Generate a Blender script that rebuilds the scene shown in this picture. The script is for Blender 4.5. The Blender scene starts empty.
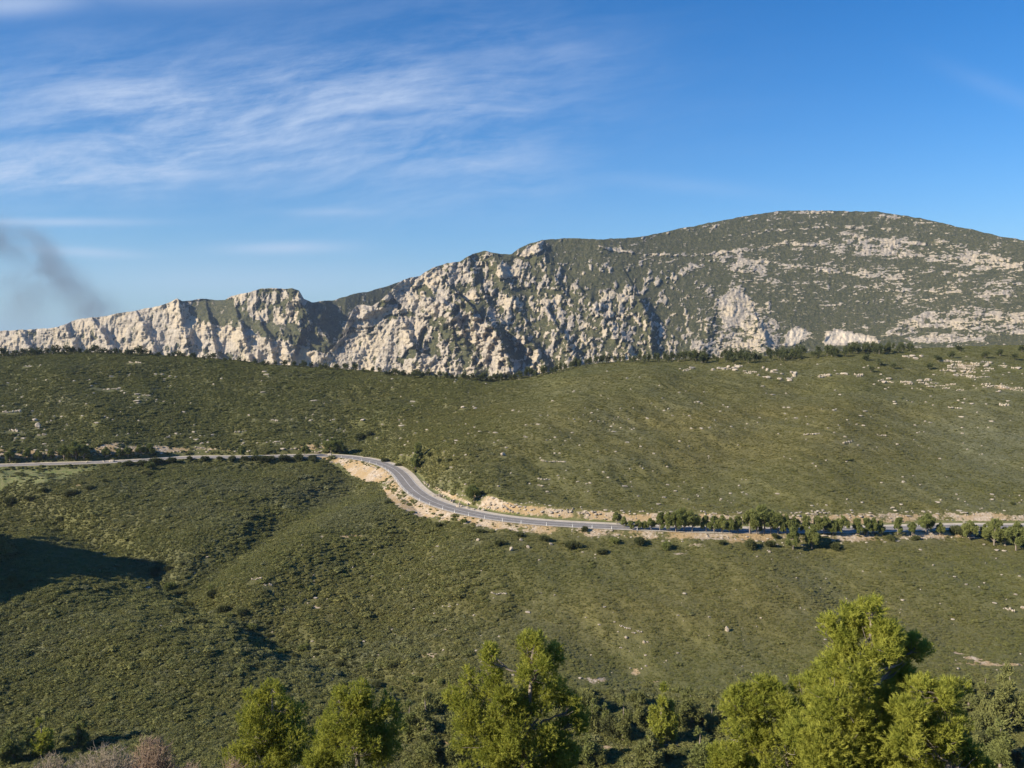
import bpy, math, random
import numpy as np
from mathutils import Vector

random.seed(7); rng = np.random.default_rng(7)
sc = bpy.context.scene
C = sc.collection
pi = math.pi

# ------------------------------------------------------------------ camera model
F_PX = 850.0
TH = math.atan((384 - 335) / F_PX)
CT, ST = math.cos(TH), math.sin(TH)

def ray(px, py):
    """pixel of the survey photo -> (x/y, z/y) slopes of the sight line"""
    a = (np.asarray(px, float) - 512) / F_PX; b = (384 - np.asarray(py, float)) / F_PX
    q = CT + b * ST
    return a / q, (-ST + b * CT) / q

def proj(x, y, z):
    d = np.maximum(y * CT - z * ST, 1e-3)
    return 512 + F_PX * x / d, 384 - F_PX * (y * ST + z * CT) / d

# ------------------------------------------------------------------ noise
def _h(ix, iy, seed):
    n = (ix.astype(np.int64) * 374761393 + iy.astype(np.int64) * 668265263 + seed * 974634777) & 0xFFFFFFFF
    n = ((n ^ (n >> 13)) * 1274126177) & 0xFFFFFFFF
    return ((n ^ (n >> 16)) & 0xFFFF) / 65535.0

def gnoise(x, y, seed=0):
    x = np.asarray(x, float); y = np.asarray(y, float)
    ix = np.floor(x); iy = np.floor(y); fx = x - ix; fy = y - iy
    def g(a, b):
        ang = _h(ix + a, iy + b, seed) * 2 * pi
        return np.cos(ang) * (fx - a) + np.sin(ang) * (fy - b)
    u = fx * fx * fx * (fx * (fx * 6 - 15) + 10); v = fy * fy * fy * (fy * (fy * 6 - 15) + 10)
    return ((g(0, 0) * (1 - u) + g(1, 0) * u) * (1 - v) + (g(0, 1) * (1 - u) + g(1, 1) * u) * v) * 1.5

def fbm(x, y, seed=0, o=5, r=0.5):
    s = 0; a = 1; t = 0
    for k in range(o):
        s = s + a * gnoise(x * 2**k, y * 2**k, seed + k * 17); t += a; a *= r
    return s / t * 1.6

def ridged(x, y, seed=0, o=4, r=0.55):
    s = 0; a = 1; t = 0
    for k in range(o):
        s = s + a * (1 - 2 * np.abs(gnoise(x * 2**k, y * 2**k, seed + k * 31))); t += a; a *= r
    return s / t

def sstep(a, b, x):
    t = np.clip((x - a) / (b - a), 0, 1); return t * t * (3 - 2 * t)

def poly_in(px, py, pts, soft=3.0):
    """soft inside-ness of a polygon (1 inside, 0 outside)"""
    px = np.asarray(px, float); py = np.asarray(py, float)
    ins = np.zeros(px.shape, bool); dmin = np.full(px.shape, 1e9)
    n = len(pts)
    for i in range(n):
        x0, y0 = pts[i]; x1, y1 = pts[(i + 1) % n]
        if y0 != y1:
            c = ((y0 > py) != (y1 > py)) & (px < (x1 - x0) * (py - y0) / (y1 - y0) + x0)
            ins ^= c
        dx, dy = x1 - x0, y1 - y0; L = dx * dx + dy * dy + 1e-9
        t = np.clip(((px - x0) * dx + (py - y0) * dy) / L, 0, 1)
        dmin = np.minimum(dmin, np.hypot(px - x0 - t * dx, py - y0 - t * dy))
    sd = np.where(ins, dmin, -dmin)
    return sstep(-soft, soft, sd)

def line_d(px, py, pts):
    px = np.asarray(px, float); d = np.full(px.shape, 1e9); s = np.zeros(px.shape)
    for (x0, y0), (x1, y1) in zip(pts[:-1], pts[1:]):
        dx, dy = x1 - x0, y1 - y0; L = dx * dx + dy * dy + 1e-9
        t = np.clip(((px - x0) * dx + (py - y0) * dy) / L, 0, 1)
        dd = np.hypot(px - x0 - t * dx, py - y0 - t * dy)
        cr = dx * (py - y0) - dy * (px - x0)
        s = np.where(dd < d, np.sign(cr), s); d = np.minimum(d, dd)
    return d, s

# ------------------------------------------------------------------ materials
def mat(name):
    m = bpy.data.materials.new(name); m.use_nodes = True
    nt = m.node_tree; nt.nodes.clear()
    return m, nt

class N:
    """tiny node-graph helper"""
    def __init__(s, nt): s.nt = nt
    def new(s, t, **kw):
        n = s.nt.nodes.new(t)
        for k, v in kw.items(): setattr(n, k, v)
        return n
    def put(s, sock, v):
        if hasattr(v, 'links') or isinstance(v, bpy.types.NodeSocket): s.nt.links.new(v, sock)
        elif v is not None: sock.default_value = v
    def m(s, op, a, b=None, c=None, clamp=False):
        n = s.new('ShaderNodeMath', operation=op); n.use_clamp = clamp
        s.put(n.inputs[0], a)
        if b is not None: s.put(n.inputs[1], b)
        if c is not None: s.put(n.inputs[2], c)
        return n.outputs[0]
    def mix(s, f, a, b):
        n = s.new('ShaderNodeMix', data_type='RGBA')
        s.put(n.inputs[0], f); s.put(n.inputs[6], a if not isinstance(a, tuple) else (*a, 1)); s.put(n.inputs[7], b if not isinstance(b, tuple) else (*b, 1))
        return n.outputs[2]
    def noise(s, vec, scale, detail=4, rough=.55, dist=0.0):
        n = s.new('ShaderNodeTexNoise'); n.inputs['Scale'].default_value = scale
        n.inputs['Detail'].default_value = detail; n.inputs['Roughness'].default_value = rough
        n.inputs['Distortion'].default_value = dist
        if vec is not None: s.nt.links.new(vec, n.inputs['Vector'])
        return n.outputs['Fac']
    def mapv(s, vec, scale=(1, 1, 1), rot=(0, 0, 0)):
        n = s.new('ShaderNodeMapping'); s.nt.links.new(vec, n.inputs['Vector'])
        n.inputs['Scale'].default_value = scale; n.inputs['Rotation'].default_value = rot
        return n.outputs[0]
    def attr(s, name, typ='GEOMETRY'):
        n = s.new('ShaderNodeAttribute'); n.attribute_name = name; n.attribute_type = typ
        return n.outputs['Fac']
    def obj(s): return s.new('ShaderNodeTexCoord').outputs['Object']
    def step(s, x, a, b):
        n = s.new('ShaderNodeMapRange'); n.interpolation_type = 'SMOOTHSTEP'
        s.put(n.inputs[0], x); n.inputs[1].default_value = a; n.inputs[2].default_value = b
        return n.outputs[0]
    def bump(s, h, dist, strength=1.0):
        n = s.new('ShaderNodeBump'); n.inputs['Distance'].default_value = dist; n.inputs['Strength'].default_value = strength
        s.nt.links.new(h, n.inputs['Height']); return n.outputs[0]
    def out(s, col, rough=.9, normal=None, spec=.2, trans=None):
        p = s.new('ShaderNodeBsdfPrincipled'); s.put(p.inputs['Base Color'], col if not isinstance(col, tuple) else (*col, 1))
        s.put(p.inputs['Roughness'], rough); p.inputs['Specular IOR Level'].default_value = spec
        if normal is not None: s.nt.links.new(normal, p.inputs['Normal'])
        o = s.new('ShaderNodeOutputMaterial'); sh = p.outputs[0]
        if trans:
            t = s.new('ShaderNodeBsdfTranslucent'); s.put(t.inputs[0], col if not isinstance(col, tuple) else (*col, 1))
            mx = s.new('ShaderNodeMixShader'); mx.inputs[0].default_value = trans
            s.nt.links.new(sh, mx.inputs[1]); s.nt.links.new(t.outputs[0], mx.inputs[2]); sh = mx.outputs[0]
        s.nt.links.new(sh, o.inputs[0])

M = {}
def foliage(name, dark, light, rand=.5, trans=.25, inst=False, scale=.6):
    m, nt = mat(name); n = N(nt)
    base = n.noise(n.obj(), scale, 3)
    oi = n.new('ShaderNodeObjectInfo').outputs['Random']
    f = n.m('ADD', n.m('MULTIPLY', n.step(base, .3, .7), 1 - rand), n.m('MULTIPLY', oi, rand))
    c = n.mix(f, dark, light)
    if inst:
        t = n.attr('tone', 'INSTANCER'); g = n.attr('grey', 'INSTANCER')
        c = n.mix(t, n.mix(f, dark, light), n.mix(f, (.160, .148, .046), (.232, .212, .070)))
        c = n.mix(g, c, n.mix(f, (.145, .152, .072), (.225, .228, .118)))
    n.out(c, .75, trans=trans); M[name] = m; return m
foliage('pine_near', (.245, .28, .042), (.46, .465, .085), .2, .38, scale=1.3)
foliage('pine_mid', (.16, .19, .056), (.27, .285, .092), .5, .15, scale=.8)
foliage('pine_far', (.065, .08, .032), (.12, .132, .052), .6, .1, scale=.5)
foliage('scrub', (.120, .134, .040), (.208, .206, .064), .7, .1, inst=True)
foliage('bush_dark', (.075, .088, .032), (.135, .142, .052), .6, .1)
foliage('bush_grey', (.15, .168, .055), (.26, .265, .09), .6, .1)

def plain(name, col, rough=.9, var=.25, scale=1.0, bump=None, spec=.2):
    m, nt = mat(name); n = N(nt)
    b = n.noise(n.obj(), scale, 6, .6)
    lo = tuple(v * (1 - var) for v in col); hi = tuple(min(1, v * (1 + var)) for v in col)
    nrm = n.bump(n.noise(n.obj(), scale * 4, 5), bump) if bump else None
    n.out(n.mix(n.step(b, .3, .7), lo, hi), rough, nrm, spec); M[name] = m; return m
plain('bark', (.27, .23, .19), .95, .35, 3)
plain('twig', (.33, .28, .21), .9, .25, 2)
plain('twig_rust', (.34, .25, .18), .9, .25, 2)
plain('asphalt', (.25, .23, .205), .85, .12, .4)
plain('road_paint', (.72, .70, .66), .7, .12, .8)
plain('gravel', (.56, .49, .38), .95, .15, .5)
plain('post_paint', (.78, .78, .74), .6, .05, 2)
plain('post_band', (.05, .05, .05), .6, .05, 2)
plain('dirt', (.36, .32, .27), .95, .3, .5)

m, nt = mat('limestone'); n = N(nt)
c = n.mix(n.step(n.noise(n.obj(), 1.1, 6, .65), .3, .7), (.34, .29, .22), (.54, .475, .38))
oi = n.new('ShaderNodeObjectInfo').outputs['Random']
c = n.mix(n.m('MULTIPLY', oi, .4), c, (.50, .40, .29))
n.out(c, .95, n.bump(n.noise(n.obj(), 3, 6, .7), .25)); M['limestone'] = m

# hillside ground under the scrub
m, nt = mat('hillside'); n = N(nt); o = n.obj()
n1 = n.noise(o, .05, 5, .6); n2 = n.noise(o, .5, 6, .65); n3 = n.noise(o, 1.6, 5, .7)
tone = n.attr('tone'); soil = n.attr('soil'); grass = n.attr('grass'); grey = n.attr('grey')
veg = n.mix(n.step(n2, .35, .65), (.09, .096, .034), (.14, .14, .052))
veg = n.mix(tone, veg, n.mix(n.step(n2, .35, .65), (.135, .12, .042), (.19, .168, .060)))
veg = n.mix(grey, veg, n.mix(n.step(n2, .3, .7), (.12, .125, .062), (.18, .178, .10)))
veg = n.mix(n.m('MULTIPLY', n.step(n3, .52, .68), .35), veg, (.21, .18, .115))
veg = n.mix(grass, veg, n.mix(n.step(n2, .35, .65), (.15, .185, .06), (.25, .24, .11)))
so = n.m('ADD', soil, n.m('MULTIPLY', n.m('SUBTRACT', n2, .5), .9))
rock = n.mix(n.step(n.noise(o, .9, 6, .7), .35, .65), (.36, .27, .17), (.54, .46, .36))
rock = n.mix(n.step(n.noise(o, .11, 3, .6), .42, .6), rock, (.40, .29, .155))
c = n.mix(n.step(so, .42, .58), veg, rock)
n.out(c, .95, n.bump(n3, .5, .8)); M['hillside'] = m

# far mountain: limestone and garrigue
m, nt = mat('mountain'); n = N(nt); o = n.obj()
ra = n.attr('rock'); st = n.attr('streak')
fine = n.noise(o, .13, 5, .7)
vert = n.noise(n.mapv(o, (.12, .12, .02)), 1.0, 7, .75)
hor = n.noise(n.mapv(o, (.018, .018, .16)), 1.0, 5, .65)
r = n.m('ADD', ra, n.m('MULTIPLY', n.m('SUBTRACT', fine, .5), 1.1))
rk = n.mix(n.step(vert, .38, .62), (.29, .25, .195), (.53, .465, .37))
rk = n.mix(n.m('MULTIPLY', n.step(n.noise(o, .012, 3), .45, .6), .65), rk, (.54, .45, .31))
rk = n.mix(n.m('MULTIPLY', n.step(hor, .52, .64), .4), rk, (.20, .175, .145))
vg = n.mix(n.step(n.noise(o, .09, 4, .65), .35, .65), (.050, .056, .022), (.098, .096, .040))
vg = n.mix(n.m('MULTIPLY', n.step(n.noise(o, .22, 3, .6), .55, .68), .5), vg, (.24, .20, .15))
rk = n.mix(n.attr('pale'), rk, (.60, .52, .40))
c = n.mix(n.step(r, .42, .58), vg, rk)
h = n.m('ADD', n.m('MULTIPLY', fine, .8), n.m('MULTIPLY', vert, 1.3))
n.out(c, .95, n.bump(h, 4.5, .8)); M['mountain'] = m

# ------------------------------------------------------------------ mesh helpers
def mesh_np(name, v, faces, mats, smooth=False, midx=None):
    """v (n,3), faces (m,k) array"""
    me = bpy.data.meshes.new(name)
    v = np.asarray(v, np.float32); f = np.asarray(faces, np.int32); k = f.shape[1]
    me.vertices.add(len(v)); me.vertices.foreach_set('co', v.ravel())
    me.loops.add(f.size); me.loops.foreach_set('vertex_index', f.ravel())
    me.polygons.add(len(f)); me.polygons.foreach_set('loop_start', np.arange(0, f.size, k, dtype=np.int32))
    if midx is not None: me.polygons.foreach_set('material_index', np.asarray(midx, np.int32))
    me.polygons.foreach_set('use_smooth', np.full(len(f), smooth))
    me.update(calc_edges=True); me.validate()
    for mm in (mats if isinstance(mats, (list, tuple)) else [mats]): me.materials.append(mm)
    return me

def fattr(me, name, a):
    at = me.attributes.new(name, 'FLOAT', 'POINT'); at.data.foreach_set('value', np.asarray(a, np.float32).ravel())

def link(name, me, parent=None, loc=None):
    o = bpy.data.objects.new(name, me); C.objects.link(o)
    if parent: o.parent = parent
    if loc is not None: o.location = loc
    return o

def tag(o, label=None, cat=None, group=None, kind=None):
    if label: o['label'] = label
    if cat: o['category'] = cat
    if group: o['group'] = group
    if kind: o['kind'] = kind
    return o

def grid_faces(nr, nc):
    i = np.arange(nr - 1)[:, None] * nc + np.arange(nc - 1)[None, :]
    return np.stack([i, i + 1, i + nc + 1, i + nc], -1).reshape(-1, 4)

# ------------------------------------------------------------------ road course (surveyed)
RD = [(1500, 523, -68), (1300, 524, -67.5), (1150, 526, -67), (1024, 527, -66.5), (960, 526.5, -66.5), (900, 528.5, -66.4), (840, 530, -66.3), (780, 530.5, -66.2), (700, 530, -66), (650, 528, -65.8),
      (600, 526, -65.5), (560, 524, -65.2), (520, 521, -64.9), (490, 517, -64.6), (470, 513.3, -64.4), (450, 508, -64.2), (435, 503, -64), (423, 497, -63.8),
      (414, 490.5, -63.6), (408, 484, -63.4), (403.5, 477.5, -63.2), (397.5, 471, -63), (388, 465.5, -62.9), (376, 461.5, -62.8), (362, 458.6, -62.7), (348, 456.6, -62.6), (334, 455.4, -62.5),
      (318, 455, -62.4), (295, 455.6, -62.3), (270, 456.5, -62.2), (240, 457.2, -62.1), (215, 457, -62), (190, 457, -62), (170, 458, -62), (150, 459.6, -62),
      (120, 461.5, -62), (90, 462.8, -62), (60, 463.5, -62), (30, 464.3, -62), (0, 465.4, -62), (-80, 468, -62), (-250, 472, -62), (-450, 476, -62)]
def road_course():
    pts = []
    for px, py, z in RD:
        u, r = ray(px, py); Y = z / r; pts.append((u * Y, Y, z))
    p = np.array(pts); out = []
    for i in range(len(p) - 1):
        p0 = p[max(i - 1, 0)]; p1 = p[i]; p2 = p[i + 1]; p3 = p[min(i + 2, len(p) - 1)]
        k = max(2, int(np.linalg.norm(p2 - p1) / 2))
        for t in np.arange(k) / k:
            out.append(.5 * ((2 * p1) + (-p0 + p2) * t + (2 * p0 - 5 * p1 + 4 * p2 - p3) * t * t + (-p0 + 3 * p1 - 3 * p2 + p3) * t**3))
    out.append(p[-1]); q = np.array(out)
    for _ in range(30):                                   # relax kinks
        q[1:-1] = q[1:-1] * .5 + (q[:-2] + q[2:]) * .25
    return q
ROAD = road_course()

# ------------------------------------------------------------------ near terrain
CX = np.array([-400, -200, 0, 100, 200, 300, 350, 400, 450, 500, 600, 750, 900, 1024, 1250, 1500], float)
RIDGE_PY = np.interp(CX, [-400, -200, 0, 100, 200, 300, 380, 450, 500, 600, 700, 750, 850, 900, 1024, 1250, 1500], [352, 354, 356, 352, 358, 368, 375, 376, 374, 366, 360, 357, 352, 350, 346, 338, 330])
RIDGE_Y = np.interp(CX, [-400, 0, 300, 450, 700, 1024, 1500], [640, 650, 620, 600, 620, 660, 680])
ROAD_PY = np.interp(CX, [p[0] for p in RD][::-1], [p[1] for p in RD][::-1])
ROAD_Z = np.interp(CX, [p[0] for p in RD][::-1], [p[2] for p in RD][::-1])
GUL_PY = np.interp(CX, [-400, -200, 0, 100, 200, 300, 430, 520, 600, 750, 1024, 1500], [530, 520, 508, 548, 605, 652, 692, 700, 700, 698, 690, 680])
GUL_Z = np.interp(CX, [-400, 0, 100, 200, 300, 430, 1500], [-74, -76, -79, -81, -83, -85, -85])
_, rr = ray(CX, RIDGE_PY); RIDGE_Z = rr * RIDGE_Y
_, rr = ray(CX, ROAD_PY); ROAD_Y = ROAD_Z / rr
_, rr = ray(CX, GUL_PY); GUL_Y = GUL_Z / rr
BUMP = np.interp(CX, [-400, 0, 300, 600, 1024], [3, 3, 2, 5, 6])
MIDL = np.interp(CX, [-400, 0, 150, 300, 420, 600], [6, 6, 4, .5, 0, 0])
nodesY = np.stack([np.full_like(CX, 60), np.full_like(CX, 112), np.full_like(CX, 150), .5 * (150 + GUL_Y), GUL_Y, .5 * (GUL_Y + ROAD_Y), ROAD_Y, .5 * (ROAD_Y + RIDGE_Y), RIDGE_Y, RIDGE_Y + 70, np.full_like(CX, 1000.)])
nodesZ = np.stack([np.full_like(CX, -40), np.full_like(CX, -68), np.full_like(CX, -84), .5 * (-84 + GUL_Z) + MIDL, GUL_Z, .5 * (GUL_Z + ROAD_Z) + 1.5, ROAD_Z, .5 * (ROAD_Z + RIDGE_Z) + BUMP, RIDGE_Z, RIDGE_Z - 12, np.full_like(CX, -118.)])
UC = (CX - 512) / F_PX
UU = np.linspace(-1.5, 1.5, 601)
def colsmooth(a):
    b = np.interp(UU, UC, a); k = np.exp(-np.linspace(-2, 2, 15)**2); k /= k.sum()
    return np.convolve(np.pad(b, 7, 'edge'), k, 'valid')
TY = np.stack([colsmooth(r) for r in nodesY]); TZ = np.stack([colsmooth(r) for r in nodesZ])
dY = np.diff(TY, axis=0); S = np.diff(TZ, axis=0) / dY
TM = np.zeros_like(TZ); TM[0] = S[0]; TM[-1] = S[-1]
w1 = 2 * dY[1:] + dY[:-1]; w2 = dY[1:] + 2 * dY[:-1]
TM[1:-1] = .5 * (S[1:] + S[:-1])

FOLDS = [([(60, 520), (150, 565), (200, 600), (260, 632), (330, 657), (420, 688)], -3.3, 14), ([(350, 486), (290, 515), (240, 545), (200, 572)], -4.0, 15), ([(400, 515), (330, 545), (262, 590), (235, 610)], 4.5, 26),
         ([(480, 455), (540, 425), (640, 385)], 3.2, 34), ([(360, 440), (430, 410), (530, 380)], -5, 28), ([(900, 395), (960, 450), (1010, 500)], -1.8, 40), ([(800, 495), (830, 440), (850, 390)], 1.5, 44), ([(640, 500), (720, 455), (800, 400)], -1.6, 30),
         ([(0, 640), (90, 660), (190, 690), (280, 730)], -1.5, 20), ([(520, 600), (600, 640), (650, 690)], -1.2, 26), ([(820, 560), (860, 610), (880, 660)], -1.0, 32),
         ([(170, 385), (220, 420), (250, 450)], -3, 22), ([(60, 385), (100, 420), (120, 450)], 3, 24)]
def base_z(x, y):
    x = np.asarray(x, float); y = np.asarray(y, float)
    u = np.clip(x / np.maximum(y, 60.), -1.49, 1.49)
    ui = (u + 1.5) / 3 * 600; i = np.floor(ui).astype(int); fr = ui - i
    def col(T, k): return T[k, i] * (1 - fr) + T[k, np.minimum(i + 1, 600)] * fr
    yy = np.maximum(y, 60.)
    z = np.full(x.shape, 0.0); done = np.zeros(x.shape, bool)
    K = TY.shape[0]
    for k in range(K - 1):
        y0 = col(TY, k); y1 = col(TY, k + 1)
        sel = (yy >= y0) & (yy <= y1) if k == 0 else (yy > y0) & (yy <= y1)
        if not sel.any(): continue
        h = y1 - y0; t = (yy - y0) / h
        z0 = col(TZ, k); z1 = col(TZ, k + 1); m0 = col(TM, k) * h; m1 = col(TM, k + 1) * h
        zz = (2*t**3 - 3*t*t + 1) * z0 + (t**3 - 2*t*t + t) * m0 + (-2*t**3 + 3*t*t) * z1 + (t**3 - t*t) * m1
        z = np.where(sel, zz, z)
    z = np.where(yy > col(TY, K - 1), -118., z)
    zn = -1.7 - .64 * np.maximum(y, 0) + .02 * np.minimum(y, 0) - .10 * np.maximum(-y - 10, 0)      # camera hillside
    z = np.where(y < 60, zn + 0 * x, z)
    far = sstep(60, 110, y) * (1 - sstep(640, 760, y))
    z = z + far * (1.9 * fbm(x / 55, y / 55, 3, 4) + 1.1 * ridged(x / 24 + y / 60, y / 70, 9, 3) * .7)
    qx, qy = proj(x, np.maximum(y, 100.), z); rel = np.zeros(z.shape)
    for pts, A, w in FOLDS:
        d, _ = line_d(qx, qy, pts); rel += A * np.exp(-(d / w)**2)
    z = z + rel * sstep(150, 190, y)
    dx, dy = x + 274, y - 217
    r = np.hypot(dx, dy) * (1 + .24 * fbm(x / 18, y / 18, 71, 5))
    z = z + 84 * np.clip(1 - r / 114, 0, 1)**1.05                       # rocky cone of a spur to the left, out of frame
    return z

def road_near(x, y):
    """distance to the road centre line, height there, side (+1 = uphill, beyond)"""
    d = np.full(x.shape, 1e9); zr = np.zeros(x.shape); s = np.ones(x.shape)
    cand = (y > 230) & (y < 520); xs = x[cand]; ys = y[cand]
    dd = np.full(xs.shape, 1e9); zz = np.zeros(xs.shape); ss = np.ones(xs.shape)
    R = ROAD[::2]
    for a, b in zip(R[:-1], R[1:]):
        lo = min(a[0], b[0]) - 22; hi = max(a[0], b[0]) + 22
        near = (xs > lo) & (xs < hi) & (ys > min(a[1], b[1]) - 22) & (ys < max(a[1], b[1]) + 22)
        if not near.any(): continue
        idx = np.nonzero(near)[0]
        e = b - a; L = e[0]**2 + e[1]**2 + 1e-9
        t = np.clip(((xs[idx] - a[0]) * e[0] + (ys[idx] - a[1]) * e[1]) / L, 0, 1)
        q = np.hypot(xs[idx] - a[0] - t * e[0], ys[idx] - a[1] - t * e[1])
        cr = e[0] * (ys[idx] - a[1]) - e[1] * (xs[idx] - a[0])
        better = q < dd[idx]; j = idx[better]
        dd[j] = q[better]; zz[j] = (a[2] + t * e[2])[better]; ss[j] = -np.sign(cr)[better]
    d[cand] = dd; zr[cand] = zz; s[cand] = ss
    return d, zr, s

def terr_z(x, y, full=False):
    z0 = base_z(x, y)
    d, zr, s = road_near(x, y)
    PX0 = proj(x, y, z0)[0]
    wup = np.where(PX0 > 415, 8.2, 6.2); wdn = 4.4
    w = np.where(s > 0, wup, wdn)
    # the natural slope is lifted above the road on the uphill side, dropped on the other
    e = np.exp(-np.maximum(d - w, 0) / 14)
    z1 = z0 + np.where(s > 0, np.where(PX0 < 335, 3.2 + 1.6 * (PX0 < 170), np.where(PX0 < 415, .4, 1.6)), -1.2) * e * (d < 60)
    lim = np.maximum(d - w, 0)
    kup = .95; kdn = .62
    z2 = np.clip(z1, zr - kdn * lim, zr + kup * lim)
    flat = zr - .12
    zz = np.where(d < w, flat, z2)
    zz = np.where(d < 60, zz, z0)
    if not full: return zz
    cut = np.where((d < 60) & (d > w), sstep(.15, .8, np.abs(z2 - z1)), 0)
    return zz, d, s, cut, lim

cu = np.concatenate([np.linspace(-1.35, -.72, 60, endpoint=False), np.linspace(-.72, .72, 1150, endpoint=False), np.linspace(.72, 1.35, 50)])
ry = np.concatenate([np.linspace(-75, 60, 50, endpoint=False), np.arange(60, 230, 1.5), np.arange(230, 500, .75), np.arange(500, 700, 1.5), np.linspace(700, 1000, 60)])
FAN = 80.0
U2, Y2 = np.meshgrid(cu, ry)
X2 = U2 * (Y2 + FAN)
Z2, D2, S2, CUT2, LIM2 = terr_z(X2, Y2, True)
PX, PY = proj(X2, Y2, Z2)

def terrain_at(x, y):
    """bilinear height of the built ground mesh"""
    x = np.asarray(x, float); y = np.asarray(y, float)
    u = x / (y + FAN)
    ci = np.clip(np.searchsorted(cu, u) - 1, 0, len(cu) - 2); ri = np.clip(np.searchsorted(ry, y) - 1, 0, len(ry) - 2)
    a = np.clip((u - cu[ci]) / (cu[ci + 1] - cu[ci]), 0, 1); b = np.clip((y - ry[ri]) / (ry[ri + 1] - ry[ri]), 0, 1)
    return (Z2[ri, ci] * (1 - a) + Z2[ri, ci + 1] * a) * (1 - b) + (Z2[ri + 1, ci] * (1 - a) + Z2[ri + 1, ci + 1] * a) * b

YS = np.concatenate([np.arange(62, 760, .8)])
def ground_at(px, py):
    """where the sight line through a surveyed pixel meets the ground"""
    px = np.atleast_1d(np.asarray(px, float)); py = np.atleast_1d(np.asarray(py, float))
    u, r = ray(px, py)
    x = u[:, None] * YS[None]; z = r[:, None] * YS[None]
    hit = z < terrain_at(x, YS[None] + 0 * x)
    i = np.argmax(hit, 1); ok = hit.any(1)
    y = YS[i]; xx = u * y
    return np.stack([xx, y, terrain_at(xx, y)], 1), ok

# surface character, from the survey
def soil_mask(px, py):
    s = np.zeros(px.shape)
    for pts in ([(335, 459), (362, 462), (385, 469), (391, 474), (386, 482), (370, 484), (352, 476)],
                [(380, 484), (392, 490), (402, 500), (425, 510), (440, 516), (425, 519), (405, 512), (388, 500)]):
        s = np.maximum(s, poly_in(px, py, pts, 3) * .8)
    for cx, cy, rx, ry_, a in [(205, 714, 16, 3, .9), (160, 744, 12, 5, .5), (430, 655, 12, 4, .75), (403, 640, 8, 4, .6), (596, 680, 18, 4, .8), (636, 672, 6, 7, .7), (318, 607, 10, 3, .7), (333, 616, 8, 3, .6),
                           (350, 536, 16, 3, .7), (325, 537, 10, 3, .55), (1000, 664, 60, 2.4, .8), (650, 681, 40, 2, .5), (735, 540, 20, 6, .6), (700, 545, 25, 4, .5), (75, 485, 14, 4, .5),
                           (958, 653, 8, 2, .95), (970, 657, 9, 2.2, 1.0), (982, 661, 9, 2.2, 1.0), (615, 748, 26, 3, 1.0), (692, 744, 44, 3, .9), (448, 742, 22, 3, .8),  (380, 398, 5, 2, .4), (610, 552, 20, 2, .5), (680, 554, 12, 2, .6), (965, 367, 26, 9, .55), (1005, 388, 18, 3, .6)]:
        s = np.maximum(s, a * np.exp(-((px - cx) / rx)**2 - ((py - cy) / ry_)**2))
    return s
X3 = X2 / 1.0
soil = np.where(D2 < 60, CUT2 * (S2 > 0) * (.62 + .25 * fbm(X3 / 9, Y2 / 9, 5, 3)), 0)
soil = np.where((D2 < 60) & (S2 < 0), np.maximum(soil, (1 - sstep(2, 6.5, LIM2)) * (D2 > 4) * (.58 + .3 * fbm(X3 / 12, Y2 / 12, 6, 3))), soil)
soil = np.where((S2 > 0) & (PX > 330) & (PX < 422) & (D2 < 60), soil * .12, soil)
soil = np.where((S2 > 0) & (PX > 400) & (PX < 475) & (PY < 482 + .42 * (PX - 425)) & (D2 < 60), soil * .1, soil)
soil = np.where((D2 < 8.3) & (S2 > 0), .15, soil)
soil = np.where((D2 < 9) & (S2 < 0) & (PX < 300), soil * .35, soil)
soil = np.maximum(soil, np.where((Y2 > 130) & (Y2 < 700), soil_mask(PX, PY), 0))
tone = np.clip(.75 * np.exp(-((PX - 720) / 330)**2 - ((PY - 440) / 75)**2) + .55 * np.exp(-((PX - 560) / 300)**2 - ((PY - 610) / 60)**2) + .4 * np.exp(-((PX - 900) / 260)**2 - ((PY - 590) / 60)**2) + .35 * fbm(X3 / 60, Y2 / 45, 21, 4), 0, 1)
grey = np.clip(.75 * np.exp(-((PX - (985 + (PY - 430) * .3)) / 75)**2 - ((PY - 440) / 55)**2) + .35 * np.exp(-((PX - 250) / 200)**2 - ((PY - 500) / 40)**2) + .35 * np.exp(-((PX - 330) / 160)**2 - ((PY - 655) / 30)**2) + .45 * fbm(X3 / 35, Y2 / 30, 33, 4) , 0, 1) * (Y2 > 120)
grass = poly_in(PX, PY, [(-60, 468), (95, 467), (70, 478), (40, 484), (0, 490), (-60, 492)], 4) * .9
grass = np.maximum(grass, ((D2 > 4) & (D2 < 8.6) & (S2 > 0) & (PX > 415)) * .6)
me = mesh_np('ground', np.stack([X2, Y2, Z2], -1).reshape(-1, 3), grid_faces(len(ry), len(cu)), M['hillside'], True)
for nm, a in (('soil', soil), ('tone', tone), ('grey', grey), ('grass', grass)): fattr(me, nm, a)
tag(link('ground', me), kind='structure')

# ground carried on to the horizon, under the ridge and the mountain
g = np.linspace(-6500, 6500, 27); gx, gy = np.meshgrid(g, g)
me = mesh_np('distant_ground', np.stack([gx, gy, np.full_like(gx, -130.)], -1).reshape(-1, 3), grid_faces(27, 27), M['mountain'])
fattr(me, 'rock', np.zeros(gx.size))
tag(link('distant_ground', me), kind='structure')

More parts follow.
